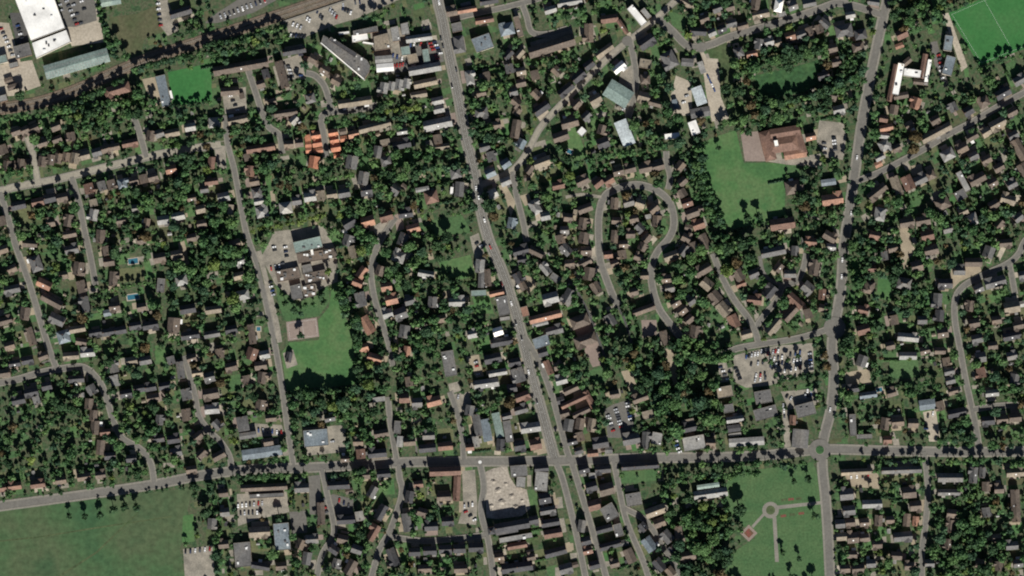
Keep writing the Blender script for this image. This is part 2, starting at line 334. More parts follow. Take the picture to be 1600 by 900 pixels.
    surface(nm, P, mt, lb, lw)
def disc(x, y, r, n=40): return [(x+r*math.cos(2*math.pi*i/n), y+r*math.sin(2*math.pi*i/n)) for i in range(n)]
surface('park_path', [(1207,808),(1213,808),(1217,878),(1211,878)], 'pavement', 'straight path running down from the round flower bed')
surface('park_path', [(1174,822),(1192,802),(1195,805),(1177,825)], 'pavement', 'short diagonal path between the round and square beds')
surface('park_path', [(1214,790),(1282,783),(1282,788),(1214,796)], 'pavement', 'path running right from the round bed to the road')
surface('park_path', disc(1204,797,13), 'pavement', 'paved ring around the round flower bed')
surface('park_path', rect(1170,833,19,19,45), 'court_pink', 'paved square around the square flower bed')
surface('flower_bed', disc(1204,797,7), 'rough_grass', 'round planted bed at the crossing of the park paths', True)
surface('flower_bed', rect(1170,833,11,11,45), 'flower_bed', 'square red flower bed set diagonally in the park')
for i, (x, y) in enumerate([(1225,781),(1236,780),(1248,779),(1224,806),(1238,804),(1252,802)]):
    surface('flower_bed', rect(x,y,9,4,6), 'flower_bed' if i % 2 else 'rough_grass', 'narrow planted bed by the park path, %s from the left %s the path' % (ordinal(i % 3+1), 'above' if i < 3 else 'below'))

# ------------------------------------------------------------------ roads
ROADS = [   # name, short phrase, width, material, centre line
 ('main_road', 'the central main road', 12, 'road_grey', [(678,-45),(684,0),(690,25),(702,85),(716,150),(728,215),(742,270),(748,310),(762,370),(785,425),(803,480),(818,535),(828,575),(843,630),(858,685),(868,722)]),
 ('cross_road', 'the bottom cross road', 10.5, 'road_grey', [(-50,799),(0,791),(60,783),(140,772),(240,757),(320,742),(400,733),(470,731),(560,727),(640,722),(750,721),(860,720),(960,717),(1060,715),(1130,714),(1200,711),(1262,704),(1300,702),(1380,704),(1480,706),(1560,706),(1650,704)]),
 ('right_road', 'the right main road', 11, 'road_grey', [(1391,-45),(1386,0),(1380,25),(1362,110),(1347,190),(1337,260),(1328,320),(1318,390),(1314,450),(1304,510),(1300,540),(1303,590),(1298,640),(1286,690),(1285,730),(1290,780),(1294,840),(1299,945)]),
 ('pale_road', 'the pale upper-left road', 9, 'road_pale', [(-45,306),(0,298),(30,291),(80,282),(130,270),(190,255),(240,243),(290,234),(345,226)]),
 ('left_street', 'the far left street', 6.6, 'road_grey', [(0,300),(14,345),(25,385),(45,440),(60,490),(75,540),(90,580)]),
 ('left_edge_road', 'the left edge road', 7.5, 'road_grey', [(-45,604),(0,598),(30,592),(60,583),(90,577),(125,573),(142,580)]),
 ('winding_street', 'the winding lower-left street', 6.6, 'road_grey', [(142,580),(158,600),(169,630),(178,660),(192,685),(220,702),(236,725),(241,757)]),
 ('short_street', 'the short left street', 6.6, 'road_grey', [(112,276),(124,320),(132,360),(142,405),(149,446)]),
 ('long_street', 'the long left-centre street', 6, 'road_grey', [(352,180),(356,226),(366,265),(378,330),(386,368),(402,415),(415,470),(428,530),(440,600),(448,660),(459,731)]),
 ('close', 'the upper left close', 6.6, 'road_pale', [(42,214),(51,240),(59,283)]),
 ('side_street', 'the upper side street', 6.6, 'road_grey', [(208,180),(217,205),(229,246)]),
 ('flats_street', 'the upper flats street', 6.6, 'road_grey', [(388,110),(398,140),(410,176),(420,198),(437,212),(441,240)]),
 ('curved_close', 'the curved office close', 6.6, 'road_grey', [(478,114),(492,118),(506,133),(514,156),(518,174)]),
 ('curved_close_link', 'the red house street', 6.6, 'road_grey', [(590,164),(560,171),(518,175),(502,184),(506,212),(510,246)]),
 ('diagonal_road', 'the diagonal road', 6.6, 'road_pale', [(1090,-45),(1066,-10),(1050,6),(1024,30),(1000,50),(962,80),(930,110),(900,140),(872,168),(844,200),(826,234),(809,258),(794,270),(776,278),(750,290)]),
 ('short_side_street', 'the great tree street', 6, 'road_grey', [(800,268),(807,305),(817,345),(823,378)]),
 ('upper_road', 'the upper right road', 8.5, 'road_grey', [(1028,28),(1050,48),(1072,70),(1090,74),(1112,69),(1136,59),(1175,47),(1222,34),(1280,14),(1310,5),(1345,12),(1381,24)]),
 ('works_street', 'the ribbed shed street', 6.6, 'road_grey', [(984,64),(991,95),(994,130),(987,165),(981,184)]),
 ('yard_track', 'the sandy yard track', 6, 'tan_concrete', [(1094,76),(1106,105),(1114,145),(1120,170)]),
 ('right_diagonal_road', 'the right diagonal road', 6.6, 'road_grey', [(1336,284),(1370,271),(1400,256),(1440,235),(1480,211),(1520,190),(1560,166),(1600,145),(1650,120)]),
 ('crescent_stub', 'the crescent top spur', 6, 'road_grey', [(1041,236),(1042,255),(1047,276),(1044,296)]),
 ('crescent', 'the crescent loop', 8, 'road_grey', [(951,301),(972,292),(1000,289),(1030,300),(1048,320),(1053,350),(1045,372),(1028,392),(1018,416),(1019,446),(1029,480),(1046,505),(1064,527)]),
 ('crescent_west', 'the crescent left arm', 8, 'road_grey', [(962,295),(949,302),(940,316),(936,335),(935,352),(936,385),(938,408),(946,432),(956,458),(966,478)]),
 ('court_drive', 'the crescent parking court', 5, 'patio', [(884,308),(908,304),(940,308)]),
 ('cul_de_sac', 'the tree-lined cul-de-sac', 6.6, 'road_grey', [(1114,396),(1127,430),(1146,466),(1170,498),(1180,518),(1186,538)]),
 ('close_branch', 'the courtyard close', 6, 'road_grey', [(1180,512),(1196,490),(1214,468),(1224,446),(1244,440),(1255,420),(1260,396)]),
 ('close_spur', 'the small close spur', 6, 'road_grey', [(1224,446),(1204,438),(1192,424),(1187,400)]),
 ('car_park_road', 'the road above the car park', 6.6, 'road_grey', [(1126,556),(1150,545),(1186,538),(1240,530),(1280,519),(1304,510)]),
 ('right_bend', 'the bending right-hand street', 6.6, 'road_grey', [(1650,350),(1606,372),(1592,396),(1574,412),(1540,428),(1507,446),(1493,466),(1492,500),(1500,545),(1508,590),(1519,640),(1527,680),(1530,707)]),
 ('right_spur', 'the short right-hand spur', 6, 'road_grey', [(1576,408),(1581,432),(1586,460)]),
 ('right_lane', 'the right edge street', 6, 'road_grey', [(1521,640),(1560,634),(1650,630)]),
 ('narrow_lane', 'the narrow centre-left lane', 6, 'road_grey', [(618,340),(606,358),(590,384),(580,420),(584,460),(594,496),(607,536),(614,572)]),
 ('short_lane', 'the short bottom lane', 6, 'road_grey', [(606,620),(610,660),(620,720)]),
 ('garden_street', 'the lower-left garden street', 6, 'road_grey', [(287,556),(297,590),(305,620),(311,650),(326,672),(346,692),(359,714),(362,738)]),
 ('town_street', 'the bottom left-centre street', 6.6, 'road_grey', [(623,724),(624,745),(628,772),(610,828),(591,864),(570,945)]),
 ('back_street', 'the bottom back street', 6, 'road_grey', [(502,730),(512,776),(522,832),(502,870),(488,945)]),
 ('hall_street', 'the town hall street', 6.6, 'road_grey', [(750,722),(756,760),(752,800),(764,850),(776,945)]),
 ('terrace_street', 'the bottom terrace street', 6, 'road_grey', [(606,838),(660,845),(710,842),(758,836)]),
 ('church_lane', 'the grey office lane', 6, 'road_grey', [(703,612),(713,640),(722,680),(725,722)]),
 ('high_street', 'the twin high street', 6.6, 'road_grey', [(818,524),(842,565),(860,610),(873,655),(886,705),(893,722),(905,760),(920,810),(935,860),(960,945)]),
 ('lower_main_street', 'the lower main street', 6.6, 'road_grey', [(866,716),(878,745),(890,790),(904,850),(924,945)]),
 ('market_street', 'the market street', 6, 'road_grey', [(958,716),(966,756),(975,800),(985,830),(1008,885),(1024,945)]),
 ('park_street', 'the park side street', 6, 'road_grey', [(976,794),(1010,815),(1040,860),(1092,945)]),
 ('top_street', 'the top side street', 6, 'road_grey', [(702,30),(742,21),(790,11),(840,-2),(900,-20)]),
 ('top_lane', 'the top centre lane', 6, 'road_grey', [(815,4),(823,26),(831,50),(856,53),(893,43)]),
 ('terraces_road', 'the lower-right terrace street', 6, 'road_grey', [(1444,706),(1448,740),(1450,772),(1446,820),(1440,870),(1443,945)]),
 ('footpath', 'the leafy footpath', 4, 'tarmac_dark', [(886,434),(902,456),(920,490),(934,528),(946,560)]),
 ('conifer_path', 'the conifer path', 4, 'tarmac_dark', [(966,478),(978,505),(988,540)]),
 ('school_drive', 'the school drive', 8, 'patio', [(404,392),(409,410),(421,458),(432,505),(437,535)]),
]
RD = []
for i, (nm, ph, w, mt, pts) in enumerate(ROADS):
    Q = smooth(pts); n = normals(Q); RD.append((nm, ph, w, mt, Q, n, .064+.004*i))
OWN = []; ROADSUM = np.zeros((GH, GW), np.int16)
for nm, ph, w, mt, Q, n, z in RD:
    own = np.zeros((GH, GW), bool); OWN.append(own)
    for k in range(len(Q)-1):
        paint(own, [Q[k]-n[k]*w/2, Q[k+1]-n[k+1]*w/2, Q[k+1]+n[k+1]*w/2, Q[k]+n[k]*w/2])
    ROADSUM += own
for nm, ph, w, mt, Q, n, z in RD:
    for k in range(len(Q)-1):
        q = [Q[k]-n[k]*w/2, Q[k+1]-n[k+1]*w/2, Q[k+1]+n[k+1]*w/2, Q[k]+n[k]*w/2]
        paint(M_ROAD, q); paint(ZMAP, q, z)
for x, y, r in ((1281,703,17),(750,721,6),(1304,512,17),(1096,74,8),(980,64,8)): paint(M_ROAD, disc(x, y, r))
PATHS = {'court_drive', 'footpath', 'conifer_path', 'yard_track', 'school_drive', 'close_spur'}
for i, (nm, ph, w, mt, Q, n, z) in enumerate(RD):
    m = MB()
    for k in range(len(Q)-1):
        m.face([(*W(*(Q[k]+n[k]*w/2)), z), (*W(*(Q[k+1]+n[k+1]*w/2)), z), (*W(*(Q[k+1]-n[k+1]*w/2)), z), (*W(*(Q[k]-n[k]*w/2)), z)], mt)
    road = m.build(nm)
    vert = abs(Q[-1][1]-Q[0][1]) > abs(Q[-1][0]-Q[0][0])
    tag(road, ('pale concrete carriageway of ' if mt == 'road_pale' else 'worn grey carriageway of ')+ph, 'road', kind='structure')
    if nm in PATHS: continue
    others = (ROADSUM-OWN[i]) > 0
    m = MB(); pw = 3.0 if w >= 10 else 2.0; zt = z+.12
    for sgn in (1, -1):
        for k in range(len(Q)-1):
            c = (Q[k]+Q[k+1])/2+sgn*n[k]*(w/2+pw/2)
            if at(others, *c) or at(M_ROAD, *c): continue
            a0, a1 = Q[k]+sgn*n[k]*w/2, Q[k+1]+sgn*n[k+1]*w/2; b0, b1 = Q[k]+sgn*n[k]*(w/2+pw), Q[k+1]+sgn*n[k+1]*(w/2+pw)
            P = [W(*p) for p in (a0, a1, b1, b0)]
            if sgn < 0: P = [P[0], P[3], P[2], P[1]]
            P = [P[0], P[3], P[2], P[1]]
            m.face([(*p, zt) for p in P], 'pavement')
            for q in range(4): m.face([(*P[q], 0), (*P[(q+1) % 4], 0), (*P[(q+1) % 4], zt), (*P[q], zt)], 'pavement')
            paint(M_PAVED, [a0, a1, b1, b0]); paint(ZMAP, [a0, a1, b1, b0], zt)
    if m.f: m.build('pavement', road)
    if w >= 12:                                                               # centre dashes and edge lines
        m = MB()
        for k in range(0, len(Q)-1, 2):
            if at(others, *Q[k]): continue
            t = Q[k+1]-Q[k]; e = Q[k]+t*.85
            m.face([(*W(*(Q[k]+n[k]*.08)), z+.004), (*W(*(e+n[k]*.08)), z+.004), (*W(*(e-n[k]*.08)), z+.004), (*W(*(Q[k]-n[k]*.08)), z+.004)], 'line_white')
        for sgn in (1, -1):
            if w < 12: break
            for k in range(len(Q)-1):
                if at(others, *(Q[k]+sgn*n[k]*(w/2+1))) or at(others, *Q[k]): continue
                o0, o1 = w/2-2.6, w/2-2.45
                m.face([(*W(*(Q[k]+sgn*n[k]*o0)), z+.004), (*W(*(Q[k+1]+sgn*n[k+1]*o0)), z+.004), (*W(*(Q[k+1]+sgn*n[k+1]*o1)), z+.004), (*W(*(Q[k]+sgn*n[k]*o1)), z+.004)], 'line_white')
        o = m.build('lane_markings', road); o['kind'] = 'stuff'
# roundabout: raised green island in a round of tarmac
m = MB(); m.face([(*W(*p), .285) for p in reversed(disc(1281,703,17))], 'road_grey'); o = m.build('roundabout'); tag(o, 'grey tarmac roundabout where the right main road meets the cross road', 'roundabout', kind='structure')
paint(M_ROAD, disc(1281,703,17)); paint(ZMAP, disc(1281,703,17), .285)
for nm, r, z0, z1, mt in (('kerb', 7.4, .285, .40, 'pavement'), ('grass_island', 6.4, .40, .62, 'meadow')):
    m = MB(); P = disc(1281,703,r); m.face([(*W(*p), z1) for p in reversed(P)], mt)
    for k in range(len(P)): a, b = P[k], P[(k+1) % len(P)]; m.face([(*W(*a), z1), (*W(*b), z1), (*W(*b), z0), (*W(*a), z0)], mt)
    m.build(nm, o)
m = MB(); m.face([(*W(*p), .275) for p in reversed(disc(750,721,6))], 'road_grey'); m.face([(*W(*p), .281) for p in reversed(disc(750,722,2.6))], 'line_white')
tag(m.build('mini_roundabout'), 'mini roundabout with a white painted dot on the cross road', 'roundabout', kind='structure')
for k, (x, y) in enumerate([(1304,512),(1096,74),(980,64)]):                  # widened tarmac at junctions
    m = MB(); m.face([(*W(*p), .277) for p in reversed(disc(x, y, [17,8,8][k]))], 'road_grey')
    tag(m.build('junction'), ['wide tarmac junction on the right main road above the car park', 'tarmac junction at the top of the sandy yard track', 'tarmac junction of the diagonal road and works street'][k], 'junction', kind='structure')
    paint(ZMAP, disc(x, y, [17,8,8][k]), .277)
# railway
RQ = smooth([(-60,184),(0,170),(60,160),(120,140),(180,113),(240,89),(300,69),(360,49),(420,29),(480,9),(560,-20)]); rn = normals(RQ)
m = MB(); zr = .30
for k in range(len(RQ)-1):
    a = [RQ[k]+rn[k]*9, RQ[k+1]+rn[k+1]*9, RQ[k+1]-rn[k+1]*9, RQ[k]-rn[k]*9]; paint(M_ROAD, a)
    m.face([(*W(*a[0]), zr), (*W(*a[1]), zr), (*W(*a[2]), zr), (*W(*a[3]), zr)], 'ballast')
    for s_ in (1, -1):
        e0, e1 = W(*(RQ[k]+s_*rn[k]*9)), W(*(RQ[k+1]+s_*rn[k+1]*9)); f0, f1 = W(*(RQ[k]+s_*rn[k]*10)), W(*(RQ[k+1]+s_*rn[k+1]*10))
        P = [(*e0, zr), (*f0, 0), (*f1, 0), (*e1, zr)]; m.face(P if s_ > 0 else P[::-1], 'ballast')
rail = m.build('railway'); tag(rail, 'brown double track railway crossing the upper left corner', 'railway', kind='structure')
for off in (-3.6, 3.6):
    m = MB()
    for r_ in (-1.2, 1.2):
        for k in range(len(RQ)-1):
            c0, c1 = RQ[k]+rn[k]*(off+r_), RQ[k+1]+rn[k+1]*(off+r_); d0, d1 = rn[k]*.12, rn[k+1]*.12
            a, b, c, d = W(*(c0+d0)), W(*(c1+d1)), W(*(c1-d1)), W(*(c0-d0))
            m.face([(*a, zr+.3), (*b, zr+.3), (*c, zr+.3), (*d, zr+.3)], 'rail_steel'); m.face([(*a, zr+.1), (*b, zr+.1), (*b, zr+.3), (*a, zr+.3)], 'rail_steel'); m.face([(*d, zr+.1), (*c, zr+.1), (*c, zr+.3), (*d, zr+.3)], 'rail_steel')
    m.build('track_rails', rail)
    m = MB()
    for k in range(len(RQ)-1):
        for f in (.1, .35, .6, .85):
            c = RQ[k]+(RQ[k+1]-RQ[k])*f+rn[k]*off; t = RQ[k+1]-RQ[k]; t = t/np.linalg.norm(t)*.22; s_ = rn[k]*2.1
            m.face([(*W(*(c+t+s_)), zr+.1), (*W(*(c+t-s_)), zr+.1), (*W(*(c-t-s_)), zr+.1), (*W(*(c-t+s_)), zr+.1)], 'patio')
    o = m.build('sleepers', rail); o['kind'] = 'stuff'
m = MB(); zp = 1.1
P0, P1 = (442,33), (540,0)
q = [P0, P1, (540.8,3), (442.8,36)]; m.face([(*W(*p), zp) for p in reversed(q)], 'pavement')
for k in range(4): m.face([(*W(*q[k]), zp), (*W(*q[(k+1) % 4]), zp), (*W(*q[(k+1) % 4]), 0), (*W(*q[k]), 0)], 'pavement')
tag(m.build('station_platform'), 'narrow pale station platform along the lower side of the railway', 'platform', kind='structure')

